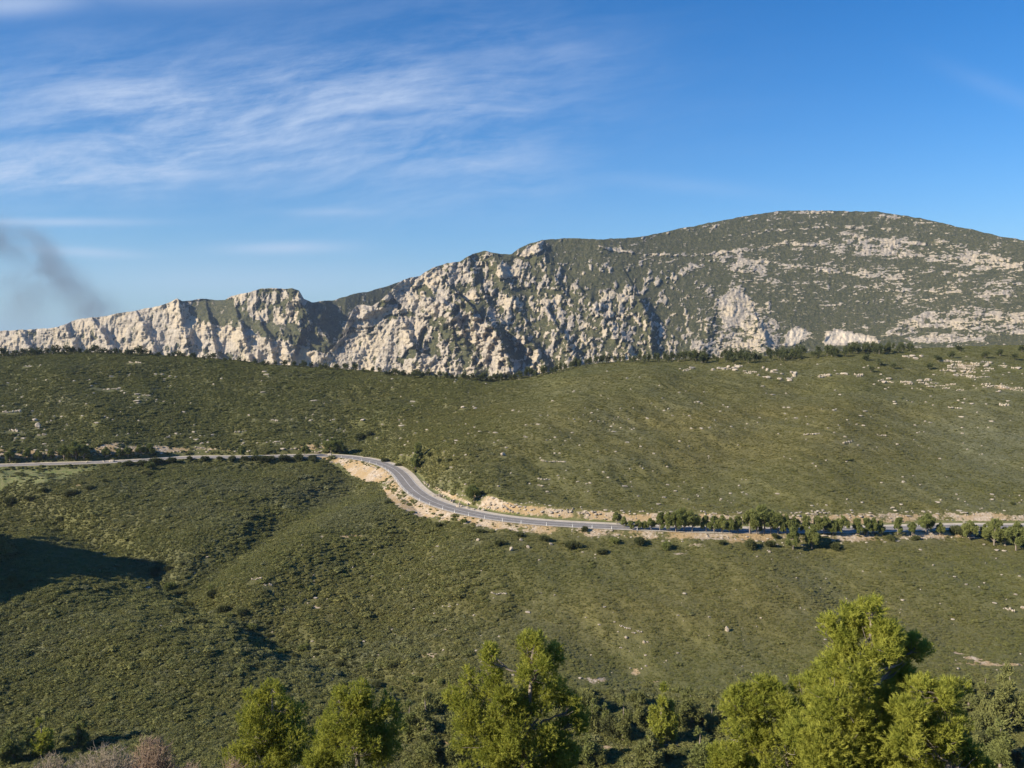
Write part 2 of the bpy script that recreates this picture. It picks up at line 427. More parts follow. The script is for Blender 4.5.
# ------------------------------------------------------------------ road
def offset_strip(name, o0, o1, dz, m, i0=0, i1=None, dz0=None, kind='structure'):
    R = ROAD[i0:i1]; t = np.gradient(R[:, :2], axis=0); t /= np.linalg.norm(t, axis=1)[:, None] + 1e-9
    nrm = np.stack([t[:, 1], -t[:, 0]], 1)                # + = uphill side (beyond)
    a = np.column_stack([R[:, :2] + nrm * o0, R[:, 2] + dz]); b = np.column_stack([R[:, :2] + nrm * o1, R[:, 2] + (dz if dz0 is None else dz0)])
    v = np.stack([a, b], 1).reshape(-1, 3)
    me = mesh_np(name, v, grid_faces(len(R), 2), m, True)
    return tag(link(name, me), kind=kind)
rd_px, _ = proj(ROAD[:, 0], ROAD[:, 1], ROAD[:, 2])
iL = int(np.argmax(rd_px < 335))
offset_strip('road', -3.5, 3.5, 0.0, M['asphalt'])
offset_strip('road_verge', 3.5, 6.0, -.004, M['gravel'])
offset_strip('road_verge', -4.4, -3.5, -.004, M['gravel'])
offset_strip('road_marking', 3.05, 3.25, .006, M['road_paint'])
offset_strip('road_marking', -3.25, -3.05, .006, M['road_paint'])
offset_strip('road_marking', -.09, .09, .006, M['road_paint'])

# ------------------------------------------------------------------ far mountains
def pinterp(x, pts):
    return np.interp(x, [p[0] for p in pts], [p[1] for p in pts])

name_main = 0
def build_mountain(name, px0, px1, crest, base_py, depth, rockf, step=.8, rows=230, ridges=()):
    px = np.arange(px0, px1, step); cy = pinterp(px, crest)
    cy = cy + .9 * fbm(px / 14, px * 0 + 3, 5, 4)
    by = base_py if np.isscalar(base_py) else pinterp(px, base_py)
    v = np.linspace(0, 1, rows)[:, None]
    PXm = np.broadcast_to(px[None], (rows, len(px))); PYm = by + (cy[None] - by) * v
    rho, sty = rockf(PXm, PYm)
    # anisotropic ranking noise: upright streaks on the faces, level ledges on the vegetated slopes
    main = name_main
    clump = fbm(PXm / 26, PYm / 15, 61, 3)
    rho0 = rho
    rho = rho + main * .40 * clump * np.clip(1 - np.abs(rho - .4) / .5, 0, 1)
    nv = fbm(PXm / 7 + PYm / 40, PYm / (16 - 0 * main) - PXm / 60, 11, 5, .62); nh = fbm(PXm / 13, PYm / 4.2 + PXm / 50, 12, 5, .68) + .35 * fbm(PXm / 60, PYm / 25, 13, 3)
    fl = fbm(PXm / 4.0 + PYm / 30, PYm / 4.6, 15, 3, .6) * (1 - sty) + fbm(PXm / 5.5, PYm / 1.6 + PXm / 60, 16, 3, .65) * sty
    nn = (nv * (1 - sty) + nh * sty) * (1.0 - .25 * name_main) + fl * (.5 + .25 * sty) * name_main
    rank = np.empty(nn.size); rank[np.argsort(nn.ravel())] = np.linspace(0, 1, nn.size); rank = rank.reshape(nn.shape)
    rock = rho - rank + .5
    base, kk = depth(PXm, PYm, rho0)
    dpy = np.vstack([np.zeros((1, len(px))), -np.diff(PYm, axis=0)])
    Yd = base + np.cumsum(kk * dpy, 0)
    amp = np.clip(rho * 1.5, .15, 1) * (1 - .62 * sstep(560, 700, PXm) * (name_main)) * (1 - .3 * sstep(440, 480, PXm) * name_main)
    Wf = poly_in(PXm, PYm, [(290, 390), (335, 340), (350, 300), (400, 278), (440, 285), (450, 310), (428, 330), (415, 350), (400, 390)], 10) if name_main else 1.0
    amp = amp * (1 - .5 * Wf)
    Yd = Yd - amp * (34 * ridged(PXm / 32 + PYm / 60, PYm / 60, 41, 3, .45) + 15 * np.floor(6 * fbm(PXm / 11 + PYm / 45, PYm / 34, 44, 4, .55)) / 7 + 6 * np.floor(5 * fbm(PXm / 5 + PYm / 30, PYm / 9, 45, 3, .6)) / 5 + 8 * np.floor(4 * fbm(PXm / 30, PYm / 6 + PXm / 70, 46, 3, .6)) / 4)
    Yd = Yd - (7 - 4.5 * sty * main) * sstep(.4, .65, rock) * (1 - .6 * sstep(.7, .95, rho))
    Yd = Yd - 4.5 * fbm(PXm / 3.5, PYm / (9 - 5 * main), 47, 2) * np.clip(rho * 1.4, .35, 1)
    for pts, A, wl, wr in ridges:                          # buttresses: gentle towards the sun, steep on the right
        d, s = line_d(PXm, PYm, pts)
        w = np.where(s > 0, wl, wr)
        Yd = Yd - A * np.exp(-(d / w)**1.3) * (.8 + .4 * fbm(PXm / 9, PYm / 9, 51, 3))
    Yd = Yd + 0
    u, r = ray(PXm, PYm)
    X = u * Yd; Z = r * Yd
    # carry the back of the mountain down behind its crest
    bx = []; nb = 12
    for k in range(1, nb + 1):
        t = k / nb
        yb = Yd[-1] + 1300 * t; zb = Z[-1] * (1 - t**1.5) - 130 * t**1.5 - 4 * k
        bx.append(np.stack([X[-1] / Yd[-1] * yb, yb, zb], -1))
    V = np.concatenate([np.stack([X, Yd, Z], -1)] + [b[None] for b in bx], 0)
    me = mesh_np(name, V.reshape(-1, 3), grid_faces(rows + nb, len(px)), M['mountain'], True)
    fattr(me, 'rock', np.concatenate([rock, np.zeros((nb, len(px)))], 0)); fattr(me, 'pale', np.concatenate([np.clip((rho0 - 1) / .2, 0, 1), np.zeros((nb, len(px)))], 0))
    return tag(link(name, me), kind='structure')

crest_back = [(-260, 352), (-120, 341), (-60, 336), (0, 331), (30, 329.5), (58, 327), (78, 319), (100, 317), (120, 313), (150, 308), (168, 303), (177, 299), (182, 301), (200, 299), (225, 300), (231, 296), (250, 292), (262, 288.5),
              (280, 288.5), (292, 288), (299, 291), (304, 299), (312, 302), (322, 301), (335, 300), (350, 295), (370, 291), (390, 285), (405, 281), (440, 285), (520, 310)]
def rock_back(px, py):
    r = np.full(px.shape, .97)
    g = poly_in(px, py, [(180, 300), (228, 297), (240, 309), (262, 316), (300, 310), (312, 298), (420, 276), (420, 347), (345, 344), (330, 356), (312, 350), (292, 343), (268, 338), (247, 327), (215, 326), (196, 318)], 2.5)
    r = r * (1 - g) + .03 * g
    p = poly_in(px, py, [(230, 298), (262, 291), (297, 290), (303, 302), (310, 322), (298, 325), (270, 322), (245, 317)], 4)
    r = r * (1 - p) + .50 * p
    t = poly_in(px, py, [(-300, 330), (0, 344), (60, 347), (120, 352), (150, 356), (60, 358), (-300, 358)], 3); r = r * (1 - .3 * t)
    r = r - .35 * np.exp(-(line_d(px, py, [(30, 333), (80, 336), (130, 340)])[0] / 2.4)**2) - .4 * np.exp(-(line_d(px, py, [(150, 352), (190, 345), (230, 358)])[0] / 2.5)**2)
    r = r - .4 * np.exp(-(line_d(px, py, [(258, 291), (300, 290)])[0] / 1.6)**2)
    return np.clip(r, 0, 1), np.full(px.shape, .15)
def depth_back(px, py, rho):
    base = 2900 - .95 * np.clip(px, -300, 330) + np.clip(px - 318, 0, 100) * 2.5
    g = poly_in(px, py, [(178, 300), (228, 296), (245, 311), (262, 318), (300, 312), (312, 297), (420, 276), (420, 345), (345, 340), (330, 350), (310, 343), (290, 334), (265, 330), (245, 320), (215, 318), (197, 312)], 8)
    return base, 1.5 + 3.0 * g
build_mountain('mountain', -260, 520, crest_back, 384, depth_back, rock_back, .75, 190, ridges=[
    ([(178, 300), (182, 320), (188, 345)], 60, 16, 4), ([(140, 318), (150, 340), (160, 365)], 45, 14, 4), ([(100, 330), (112, 350), (120, 365)], 45, 14, 4),
    ([(298, 291), (306, 315), (300, 335)], 95, 22, 5), ([(240, 322), (246, 345), (252, 368)], 55, 12, 4), ([(265, 332), (272, 352), (275, 370)], 55, 12, 4), ([(210, 322), (214, 345), (222, 368)], 50, 12, 4),
    ([(285, 340), (290, 355), (300, 372)], 50, 9, 4), ([(325, 305), (318, 325), (332, 345)], 60, 14, 5), ([(65, 326), (72, 345), (80, 360)], 35, 12, 4), ([(20, 332), (30, 350)], 30, 12, 4)])

crest_main = [(285, 384), (300, 377), (314, 364), (322, 357), (335, 346), (341, 336), (347, 322), (352, 311), (356, 306), (364, 304.5), (372, 306), (380, 301), (388, 293), (394, 287), (402, 281), (410, 277), (420, 276), (432, 268), (447, 263), (460, 262), (466, 257), (472, 254), (485, 251),
              (500, 254), (512, 254), (518, 249), (528, 244), (542, 240), (570, 238), (600, 239.5), (640, 237), (660, 233), (680, 228.5), (720, 221), (750, 215), (780, 211), (800, 210.5), (830, 210.5), (880, 212), (920, 218), (960, 227),
              (1000, 236), (1024, 240.5), (1100, 262), (1200, 290), (1320, 325)]
def rock_main(px, py):
    r = np.full(px.shape, .05) + .12 * sstep(800, 700, px) + .12 * sstep(290, 350, py) * (px < 800)
    mid = poly_in(px, py, [(425, 262), (470, 255), (500, 262), (540, 275), (600, 290), (650, 300), (640, 375), (420, 385)], 14); r = r * (1 - mid) + .40 * mid
    up = poly_in(px, py, [(545, 236), (800, 205), (1100, 240), (1100, 262), (800, 245), (700, 262), (560, 262)], 6); r = r * (1 - up) + .04 * up
    up2 = poly_in(px, py, [(555, 250), (700, 262), (760, 255), (1040, 275), (1040, 300), (900, 300), (800, 285), (720, 280), (600, 280)], 8); r = r * (1 - .7 * up2) + .2 * .7 * up2
    W = poly_in(px, py, [(290, 390), (335, 340), (350, 300), (400, 278), (435, 268), (448, 285), (455, 310), (432, 320), (425, 345), (410, 362), (395, 390)], 5); r = r * (1 - W) + .93 * W
    for pts, a in [([(515, 256), (528, 246), (542, 242), (543, 250), (525, 257)], 1), ([(497, 266), (528, 262), (524, 276), (500, 278)], .9), ([(446, 266), (470, 262), (468, 278), (450, 282)], .75),
                   ([(388, 360), (415, 352), (444, 364), (446, 372), (400, 374)], .9), ([(452, 366), (476, 367), (474, 376), (450, 374)], .9),
                   ([(450, 318), (478, 312), (500, 340), (512, 375), (490, 375), (475, 345), (458, 328)], .85), ([(618, 355), (632, 350), (640, 362), (620, 366)], .95),
                   ([(715, 300), (740, 285), (755, 305), (752, 325), (725, 330)], .9), ([(690, 345), (720, 335), (770, 300), (780, 330), (775, 352), (690, 358)], .66),
                   ([(784, 346), (788, 331), (797, 327), (812, 333), (795, 345)], 1.3), ([(823, 342), (826, 333), (838, 329), (875, 338), (880, 341), (850, 344), (824, 345)], 1.3),
                   ([(735, 262), (770, 258), (765, 275), (735, 272)], .45), ([(610, 290), (640, 300), (640, 330), (600, 325)], .55),
                   ([(780, 238), (940, 240), (1024, 262), (1024, 272), (850, 254), (790, 250)], .42),
                   ([(885, 333), (900, 322), (925, 312), (960, 306), (1040, 315), (1040, 340), (985, 333), (930, 326), (905, 336)], .60),
                   ([(905, 338), (940, 333), (985, 335), (983, 341), (915, 343)], .85)]:
        p = poly_in(px, py, pts, 2.5); r = r * (1 - p) + a * p
    for pts, a, w in [([(600, 247), (640, 254), (700, 255), (740, 250), (785, 243), (815, 245)], .5, 1.6), ([(655, 285), (700, 262), (740, 253)], .35, 3), ([(835, 271), (865, 274), (910, 278)], .45, 2), ([(740, 260), (780, 264), (840, 272)], .3, 2), ([(915, 268), (960, 273), (1024, 262)], .3, 2),
                      ([(838, 232), (880, 240), (925, 244)], .5, 1.8), ([(700, 285), (760, 280), (820, 284), (880, 288)], .3, 1.6), ([(860, 292), (930, 290), (1024, 296)], .35, 1.6), ([(880, 254), (940, 256), (1024, 268)], .4, 1.6), ([(700, 240), (760, 231), (830, 226), (900, 229)], .35, 1.5), ([(820, 306), (880, 300), (950, 298)], .35, 1.6), ([(960, 280), (1024, 284)], .4, 1.6), ([(640, 236), (700, 229), (760, 216)], .25, 3), ([(760, 213), (850, 212), (900, 218)], .35, 1.5),
                      ([(385, 318), (410, 314), (432, 320)], -.6, 2.2), ([(335, 343), (350, 330), (380, 327)], -.55, 2), ([(382, 305), (395, 302), (400, 306)], -.9, 3), ([(415, 290), (425, 288), (430, 293)], -.9, 3.5),
                      ([(425, 330), (420, 345), (400, 362)], -.7, 4), ([(445, 330), (465, 345), (470, 360)], -.35, 8)]:
        r = r + a * np.exp(-(line_d(px, py, pts)[0] / w)**2)
    sty = sstep(640, 780, px) * .97 + .0 + .6 * poly_in(px, py, [(560, 230), (700, 225), (700, 270), (560, 262)], 8)
    return np.clip(r, 0, 1.2), np.clip(sty, 0, 1)
def depth_main(px, py, rho):
    base = 2050 + .85 * np.clip(600 - px, 0, 400) + .10 * np.clip(px - 600, 0, 999) - 250 * sstep(800, 1100, px) 
    k = 4.4 - 2.2 * sstep(720, 340, px) + .6 * sstep(800, 1000, px)
    return base, k
name_main = 1
build_mountain('mountain', 286, 1320, crest_main, 388, depth_main, rock_main, .75, 260, ridges=[
    ([(478, 312), (492, 325), (503, 345), (514, 372)], 130, 26, 5), ([(455, 318), (462, 340), (480, 372)], 40, 14, 5), ([(515, 330), (535, 345), (545, 365)], 60, 15, 4), ([(560, 330), (572, 350), (574, 370)], 55, 15, 4),
    ([(395, 285), (385, 305), (352, 320)], 45, 14, 8), ([(352, 306), (340, 330), (322, 352)], 35, 16, 9), ([(470, 256), (474, 275), (482, 290)], 45, 14, 4), ([(540, 245), (545, 265), (560, 285)], 35, 14, 7),
    ([(405, 325), (410, 340), (416, 350)], 50, 10, 4), ([(432, 300), (450, 306), (452, 320)], 40, 16, 5), ([(500, 262), (505, 285), (520, 310)], 40, 14, 6), ([(640, 300), (650, 320), (652, 345)], 55, 18, 4),
    ([(710, 330), (705, 345), (700, 360)], 30, 14, 6), ([(760, 325), (766, 340), (768, 352)], 40, 14, 4), ([(590, 300), (610, 325), (625, 345)], 35, 18, 7)])

# ------------------------------------------------------------------ vegetation building blocks
def icosphere(sub):
    import bmesh
    bm = bmesh.new(); bmesh.ops.create_icosphere(bm, subdivisions=sub, radius=1)
    v = np.array([x.co[:] for x in bm.verts]); f = np.array([[q.index for q in p.verts] for p in bm.faces]); bm.free()
    return v, f

def rand_dirs(n, r=rng):
    d = r.normal(size=(n, 3)); return d / np.linalg.norm(d, axis=1)[:, None]

def blades(cen, dirs, length, width, r=rng):
    """thin pointed triangles from cen along dirs"""
    n = len(cen); side = np.cross(dirs, rand_dirs(n, r)); side /= np.linalg.norm(side, axis=1)[:, None] + 1e-9
    L = np.broadcast_to(length, n)[:, None]; W = np.broadcast_to(width, n)[:, None]
    a = cen - side * W * .5; b = cen + side * W * .5; c = cen + dirs * L
    v = np.stack([a, b, c], 1).reshape(-1, 3); return v, np.arange(3 * n).reshape(-1, 3)

def leaves(cen, size, r=rng):
    """small rhombic leaf clumps of random attitude"""
    n = len(cen); d = rand_dirs(n, r); s = np.cross(d, rand_dirs(n, r)); s /= np.linalg.norm(s, axis=1)[:, None] + 1e-9
    L = np.broadcast_to(size, n)[:, None]
    v = np.stack([cen - d * L, cen + s * L * .55, cen + d * L, cen - s * L * .55], 1).reshape(-1, 3)
    q = np.arange(4 * n).reshape(-1, 4)
    f = np.concatenate([q[:, [0, 1, 2]], q[:, [0, 2, 3]]])
    return v, f

def tube(pts, radii, k=6):
    pts = np.asarray(pts, float); n = len(pts); V = []; Fc = []
    t = np.gradient(pts, axis=0); t /= np.linalg.norm(t, axis=1)[:, None] + 1e-9
    ref = np.where(np.abs(t[:, 2:3]) > .9, [[1., 0, 0]], [[0, 0, 1.]])
    s = np.cross(t, ref); s /= np.linalg.norm(s, axis=1)[:, None] + 1e-9; w = np.cross(t, s)
    a = np.arange(k) * 2 * pi / k
    V = pts[:, None] + np.asarray(radii)[:, None, None] * (np.cos(a)[None, :, None] * s[:, None] + np.sin(a)[None, :, None] * w[:, None])
    i = np.arange(n - 1)[:, None] * k + np.arange(k)[None]; j = np.arange(n - 1)[:, None] * k + (np.arange(k)[None] + 1) % k
    q = np.stack([i, j, j + k, i + k], -1).reshape(-1, 4)
    f = np.concatenate([q[:, [0, 1, 2]], q[:, [0, 2, 3]]])
    return V.reshape(-1, 3), f

def merge(parts):
    V = []; Fc = []; o = 0
    for v, f in parts: V.append(v); Fc.append(f + o); o += len(v)
    return np.concatenate(V), np.concatenate(Fc)

def limb(p0, p1, r0, r1, seg=6, wob=.08, r=rng):
    t = np.linspace(0, 1, seg + 1)[:, None]; p0 = np.asarray(p0, float); p1 = np.asarray(p1, float); L = np.linalg.norm(p1 - p0)
    p = p0 + (p1 - p0) * t; p[:, 2] += L * .1 * np.sin(t[:, 0] * pi) * -1
    p[1:-1] += r.normal(size=(seg - 1, 3)) * wob * L / 3
    return p, np.linspace(r0, r1, seg + 1)

def lobes_foliage(lobes, tufts_per_m2, blade_len, blade_w, nb, r, up=.5, sub=0, twig=.6, spread=.42):
    """lobes: (centre, radii). sub > 0 breaks every lobe into that many smaller ones on its shell;
    tufts of blades sit on the shells, each round a short upturned twig."""
    if sub:
        L2 = []
        for c, rad in lobes:
            c = np.asarray(c); rad = np.asarray(rad); d = rand_dirs(sub, r)
            for q in d:
                if q[2] < -.75: continue
                k = r.uniform(.26, .48)
                L2.append((c + q * rad * r.uniform(.55, .88), rad * k * np.array([1, 1, 1.15])))
        lobes = L2
    out = []
    for c, rad in lobes:
        c = np.asarray(c); rad = np.asarray(rad); area = 4 * pi * (rad[0] * rad[1] * rad[2])**(2 / 3)
        n = max(5, int(area * tufts_per_m2))
        d = rand_dirs(n, r); s = r.uniform(.45, 1.05, n)
        nz = fbm(d[:, 0] * 2.2 + c[0] * 3, d[:, 2] * 2.2 + c[2] * 3 + d[:, 1] * 2, 5, 3)
        s *= 1 + .3 * nz
        p = c + d * rad * s[:, None]; keep = nz > -.45
        p = p[keep]; d = d[keep]; n = len(p)
        ax = d * .7 + np.array([0, 0, up]) + r.normal(size=(n, 3)) * .25; ax /= np.linalg.norm(ax, axis=1)[:, None]
        bd = np.repeat(ax, nb, 0) + r.normal(size=(n * nb, 3)) * spread
        bd /= np.linalg.norm(bd, axis=1)[:, None]
        cc = np.repeat(p, nb, 0) + np.repeat(ax, nb, 0) * (r.uniform(-.5, .5, n * nb) * blade_len * twig * 2)[:, None] + r.normal(size=(n * nb, 3)) * blade_len * .08
        out.append(blades(cc, bd, r.uniform(.7, 1.3, n * nb) * blade_len, blade_w, r))
    return merge(out)

def lumpy(c, rad, sub, seed, amp=.3, freq=1.6):
    v, f = icosphere(sub)
    nz = fbm(v[:, 0] * freq + seed, v[:, 2] * freq + v[:, 1] * freq * .8 + seed * 1.7, seed, 3)
    v = v * (1 + amp * nz)[:, None]
    return np.asarray(c) + v * np.asarray(rad), f

# ---- foreground pines: lobes surveyed as (px, py, radius px x, radius px y, depth offset m)
def big_pine(Y, lobes, label, seed, base_px, wide=1.0):
    r = np.random.default_rng(seed)
    u, _ = ray(base_px, 700); bx = float(u * Y); bz = float(terrain_at(np.array([bx]), np.array([Y]))[0])
    L = []
    for (px, py, rx, ry_, dy) in lobes:
        yy = Y + dy; u, q = ray(px, py); s = yy / F_PX
        L.append((np.array([u * yy - bx, dy, q * yy - bz]), np.array([rx * s * wide, (rx + ry_) * .5 * s, ry_ * s])))
    root = bpy.data.objects.new('pine_tree', None); C.objects.link(root); root.location = (bx, Y, bz)
    tag(root, label, 'pine tree', 'pines in the foreground')
    k = Y / 34.0
    v, f = lobes_foliage(L, 36 / k**1.2, .15 * k**.3, .024 * k**.6, 15, r, sub=17)
    # foliage lower down the hidden flank, so the crown is whole from any side
    link('crown', mesh_np('crown', v, f, M['pine_near']), root)
    top = max(L, key=lambda q: q[0][2])[0]; H = top[2]
    tp = np.array([[0, 0, -.5], [top[0] * .1, .1, H * .25], [top[0] * .35, -.1, H * .5], [top[0] * .8, top[1] * .6, H * .78], top])
    tr = np.array([.24, .2, .16, .09, .03]) * (H / 12 + .2)
    parts = [tube(tp, tr, 8)]
    for c, rad in L:
        hz = max(.12, min(.9, (c[2] - rad[2] * 1.2 - abs(c[0]) * .35) / H)); i = hz * 4; a = int(i); a = min(a, 3); b = i - a
        p0 = tp[a] * (1 - b) + tp[a + 1] * b
        lp, lr = limb(p0, c, .085, .03, 6, .1, r); parts.append(tube(lp, lr, 5))
        for _ in range(9):
            e = c + rand_dirs(1, r)[0] * rad * .9; st = lp[r.integers(3, 7)]
            q, qr = limb(st, e, .028, .008, 3, .12, r); parts.append(tube(q, qr, 4))
    v, f = merge(parts); link('trunk', mesh_np('trunk', v, f, M['bark'], True), root)
    return root

big_pine(32, [(872, 606, 13, 11, 0), (862, 622, 22, 16, .5), (828, 625, 9, 16, .4), (838, 642, 18, 17, 0), (872, 642, 32, 22, -.3), (917, 645, 15, 12, .5), (898, 655, 20, 17, .8),
              (850, 668, 30, 20, -.6), (888, 680, 30, 26, 1.6), (840, 700, 38, 30, -.8), (876, 715, 34, 30, 0), (905, 705, 26, 24, 2.4), (830, 742, 46, 34, -1), (872, 760, 44, 32, -.4), (860, 820, 60, 45, 0)],
         'tallest foreground pine, bright yellow-green, rising highest at the lower right', 11, 862)
big_pine(38, [(817, 672, 9, 10, 0), (808, 690, 22, 18, .3), (760, 690, 20, 14, 0), (742, 706, 22, 18, -.2), (777, 712, 30, 24, -.6), (742, 738, 26, 22, 0), (785, 748, 38, 28, -.6), (728, 765, 20, 22, .4), (760, 800, 50, 40, 0)],
         'broad low pine crown leaning against the left flank of the tallest foreground pine', 12, 772)
big_pine(30, [(930, 692, 26, 16, 0), (956, 686, 14, 9, .5), (912, 712, 22, 18, -.3), (945, 718, 26, 18, 0), (925, 742, 36, 22, -.5), (958, 752, 26, 18, .2), (978, 770, 16, 14, .4), (930, 790, 48, 34, 0)],
         'low spreading pine crown at the right foot of the tallest foreground pine', 13, 936)
big_pine(46, [(533, 645, 15, 14, 0), (552, 655, 12, 14, .4), (535, 668, 22, 20, -.3), (490, 655, 10, 12, 0), (489, 676, 14, 18, .2), (467, 678, 9, 14, .5), (451, 694, 9, 10, .3), (470, 704, 20, 20, 0), (503, 706, 24, 20, -.6), (545, 698, 26, 22, .5),
              (571, 702, 13, 10, .2), (572, 722, 16, 18, .8), (482, 734, 28, 24, -.3), (522, 735, 34, 28, -.8), (558, 748, 24, 22, .2), (490, 768, 34, 24, 0), (540, 790, 50, 36, 0)],
         'forked many-topped pine at the bottom centre of the view', 14, 518)
big_pine(58, [(272, 690, 9, 11, 0), (258, 704, 13, 14, 0), (280, 712, 20, 18, .4), (256, 728, 20, 20, -.4), (288, 738, 22, 20, .3), (262, 756, 26, 22, -.5), (296, 766, 22, 20, .3), (270, 800, 36, 30, 0)],
         'soft rounded pine, leftmost of the pines along the bottom edge', 15, 274, 1.32)
big_pine(54, [(338, 700, 8, 12, 0), (359, 694, 12, 13, 0), (345, 716, 18, 16, -.3), (371, 712, 15, 17, .3), (390, 705, 8, 15, .4), (384, 726, 14, 14, .7), (330, 730, 16, 16, 0), (352, 744, 26, 22, -.4), (322, 756, 18, 18, 0), (384, 752, 20, 20, 1), (350, 795, 40, 32, 0)],
         'ragged pine with three pointed tops, second from the left along the bottom edge', 16, 354, 1.25)

# ---- mid-distance pine meshes, shared by copies
def mid_pine_mesh(seed, low=.28, slim=1.0, dens=1.0):
    r = np.random.default_rng(seed); lobes = []
    n = r.integers(10, 14)
    for i in range(n):
        h = r.uniform(low, .84); rad = (.30 - .30 * max(0, h - .5)) * slim * r.uniform(.6, 1.0); a = r.uniform(0, 2 * pi)
        lobes.append((np.array([math.cos(a) * rad * .8, math.sin(a) * rad * .8, h]), np.array([1, 1, 1.15]) * r.uniform(.10, .16) * (.5 + .5 * slim)))
    lobes.append((np.array([r.uniform(-.05, .05), 0, .88]), np.array([.08, .08, .13]) * (.5 + .5 * slim)))
    lobes.append((np.array([0, 0, .55]), np.array([.20, .20, .27]) * slim))
    v, f = lobes_foliage(lobes, 900 * dens, .05, .016, 7, r, sub=7)
    crown = mesh_np('crown', v, f, M['pine_mid'])
    parts = [tube([[0, 0, -.06], [.02, 0, .3], [0, .02, .6], [0, 0, .9]], [.03, .024, .016, .004], 6)]
    for c, rad in lobes[:-2]:
        p, q = limb([0, 0, max(.15, c[2] - .22)], c, .013, .004, 4, .08, r); parts.append(tube(p, q, 4))
    v, f = merge(parts); trunk = mesh_np('trunk', v, f, M['bark'], True)
    return crown, trunk
MID = [mid_pine_mesh(100 + i, slim=s) for i, s in enumerate([1.25, 1.05, 1.15, .95, 1.3])]
SLIM = [mid_pine_mesh(120 + i, low=.08, slim=s) for i, s in enumerate([.55, .7])]

def put_pine(px, py, hpx, label, group, meshes, wide=1.0, name='pine_tree', matl=None):
    """px, py = foot of the tree, hpx = its height in the survey"""
    p, ok = ground_at(px, py); p = p[0]
    H = hpx / F_PX * p[1] * 1.15
    root = bpy.data.objects.new(name, None); C.objects.link(root)
    root.location = (p[0], p[1], p[2] - .05); root.scale = (H * wide, H * wide, H); root.rotation_euler = (0, 0, random.uniform(0, 6.28))
    tag(root, label, 'pine tree', group)
    cr, tr = meshes
    if matl:
        key = cr.name + matl
        if key not in bpy.data.meshes:
            c2 = cr.copy(); c2.name = key; c2.materials[0] = M[matl]
        cr = bpy.data.meshes[key]
    link('crown', cr, root); link('trunk', tr, root)
    return root

right_row = [(617, 522, 14, .9), (632, 527, 10, 1.2), (645, 527, 10, 1.1), (660, 528, 22, .9), (676, 529, 26, .95), (692, 529, 24, 1.0), (706, 529, 18, .9), (722, 530, 22, 1.0), (738, 530, 18, .9), (750, 531, 26, 1.0), (764, 531, 27, 1.0), (778, 531, 22, .9),
             (794, 532, 22, 1.0), (806, 532, 22, .9), (824, 533, 22, .95), (842, 533, 19, .95), (859, 533, 19, .95), (873, 533, 21, .95), (898, 532, 18, .9), (926, 532, 22, 1.1), (970, 537, 20, 1.1), (994, 543, 27, 1.05), (1016, 548, 34, 1.0), (1034, 548, 30, 1.0)]
names_r = ['roadside pine at the right, %s']
right_row = [(a, b + 3.2, c, d) for a, b, c, d in right_row] + [(668, 531.5, 20, .9), (684, 532, 22, .9), (714, 533, 19, .9), (730, 534, 20, .9), (757, 534.5, 22, .9), (771, 535, 23, .9), (786, 535, 19, .9), (815, 536, 20, .9), (833, 536, 18, .9), (867, 536.5, 18, .9), (912, 536, 15, .9), (984, 540, 18, .9), (882, 536, 16, .9), (940, 536, 13, 1.0), (624, 528, 12, 1.0), (638, 530, 12, 1.0), (651, 531, 14, .9), (1005, 546, 22, .9)]
for i, (px, py, h, w) in enumerate(right_row):
    lab = 'rounded green pine standing in the row along the right stretch of the road'
    if px == 1016: lab = 'tallest pale-stemmed pine of the roadside row, cut by the right edge'
    if px == 970: lab = 'bright round pine with a dark round shadow, near the right end of the roadside row'
    if px == 617: lab = 'pine hiding the bend end where the roadside row begins, at its left end'
    put_pine(px, py, h * random.uniform(.74, .92), lab, 'pines along the right stretch of the road', MID[i % 5], w)
for px, py, h, w, lab in [(793, 550, 21, .9, 'left one of two pines standing below the right stretch of road'), (812, 549, 22, .9, 'right one of two pines standing below the right stretch of road'),
                     (418, 462, 17, .8, 'upper one of two pines on the outside of the road bend'), (415, 471, 14, .8, 'lower one of two pines on the outside of the road bend'),
                     (474, 503, 15, 1.1, 'lone round pine with a black shadow above the road just after the bend')]:
    put_pine(px, py, h, lab, 'single pines near the road', MID[int(px) % 5], w)
for i, (px, py, h, w) in enumerate([(10, 462, 10, 1.1), (26, 461, 10, 1.1), (38, 461, 9, 1.2), (51, 460, 9, 1.1), (64, 460, 12, 1.1), (76, 460, 15, 1.1), (84, 460, 13, 1.0), (106, 459, 9, 1.2), (119, 458, 8, 1.2), (128, 458, 9, 1.2), (141, 457, 9, 1.2), (152, 456, 10, 1.2),
                                    (242, 457, 10, 1.0), (256, 457, 6, 1.1), (305, 456, 9, 1.1), (331, 454, 12, 1.3), (340, 453, 11, 1.3), (150, 470, 8, 1.3), (-8, 463, 10, 1.1)]):
    put_pine(px, py, h * 1.05, 'small dark pine beside the distant left stretch of the road', 'pines along the left stretch of the road', MID[i % 5], w)

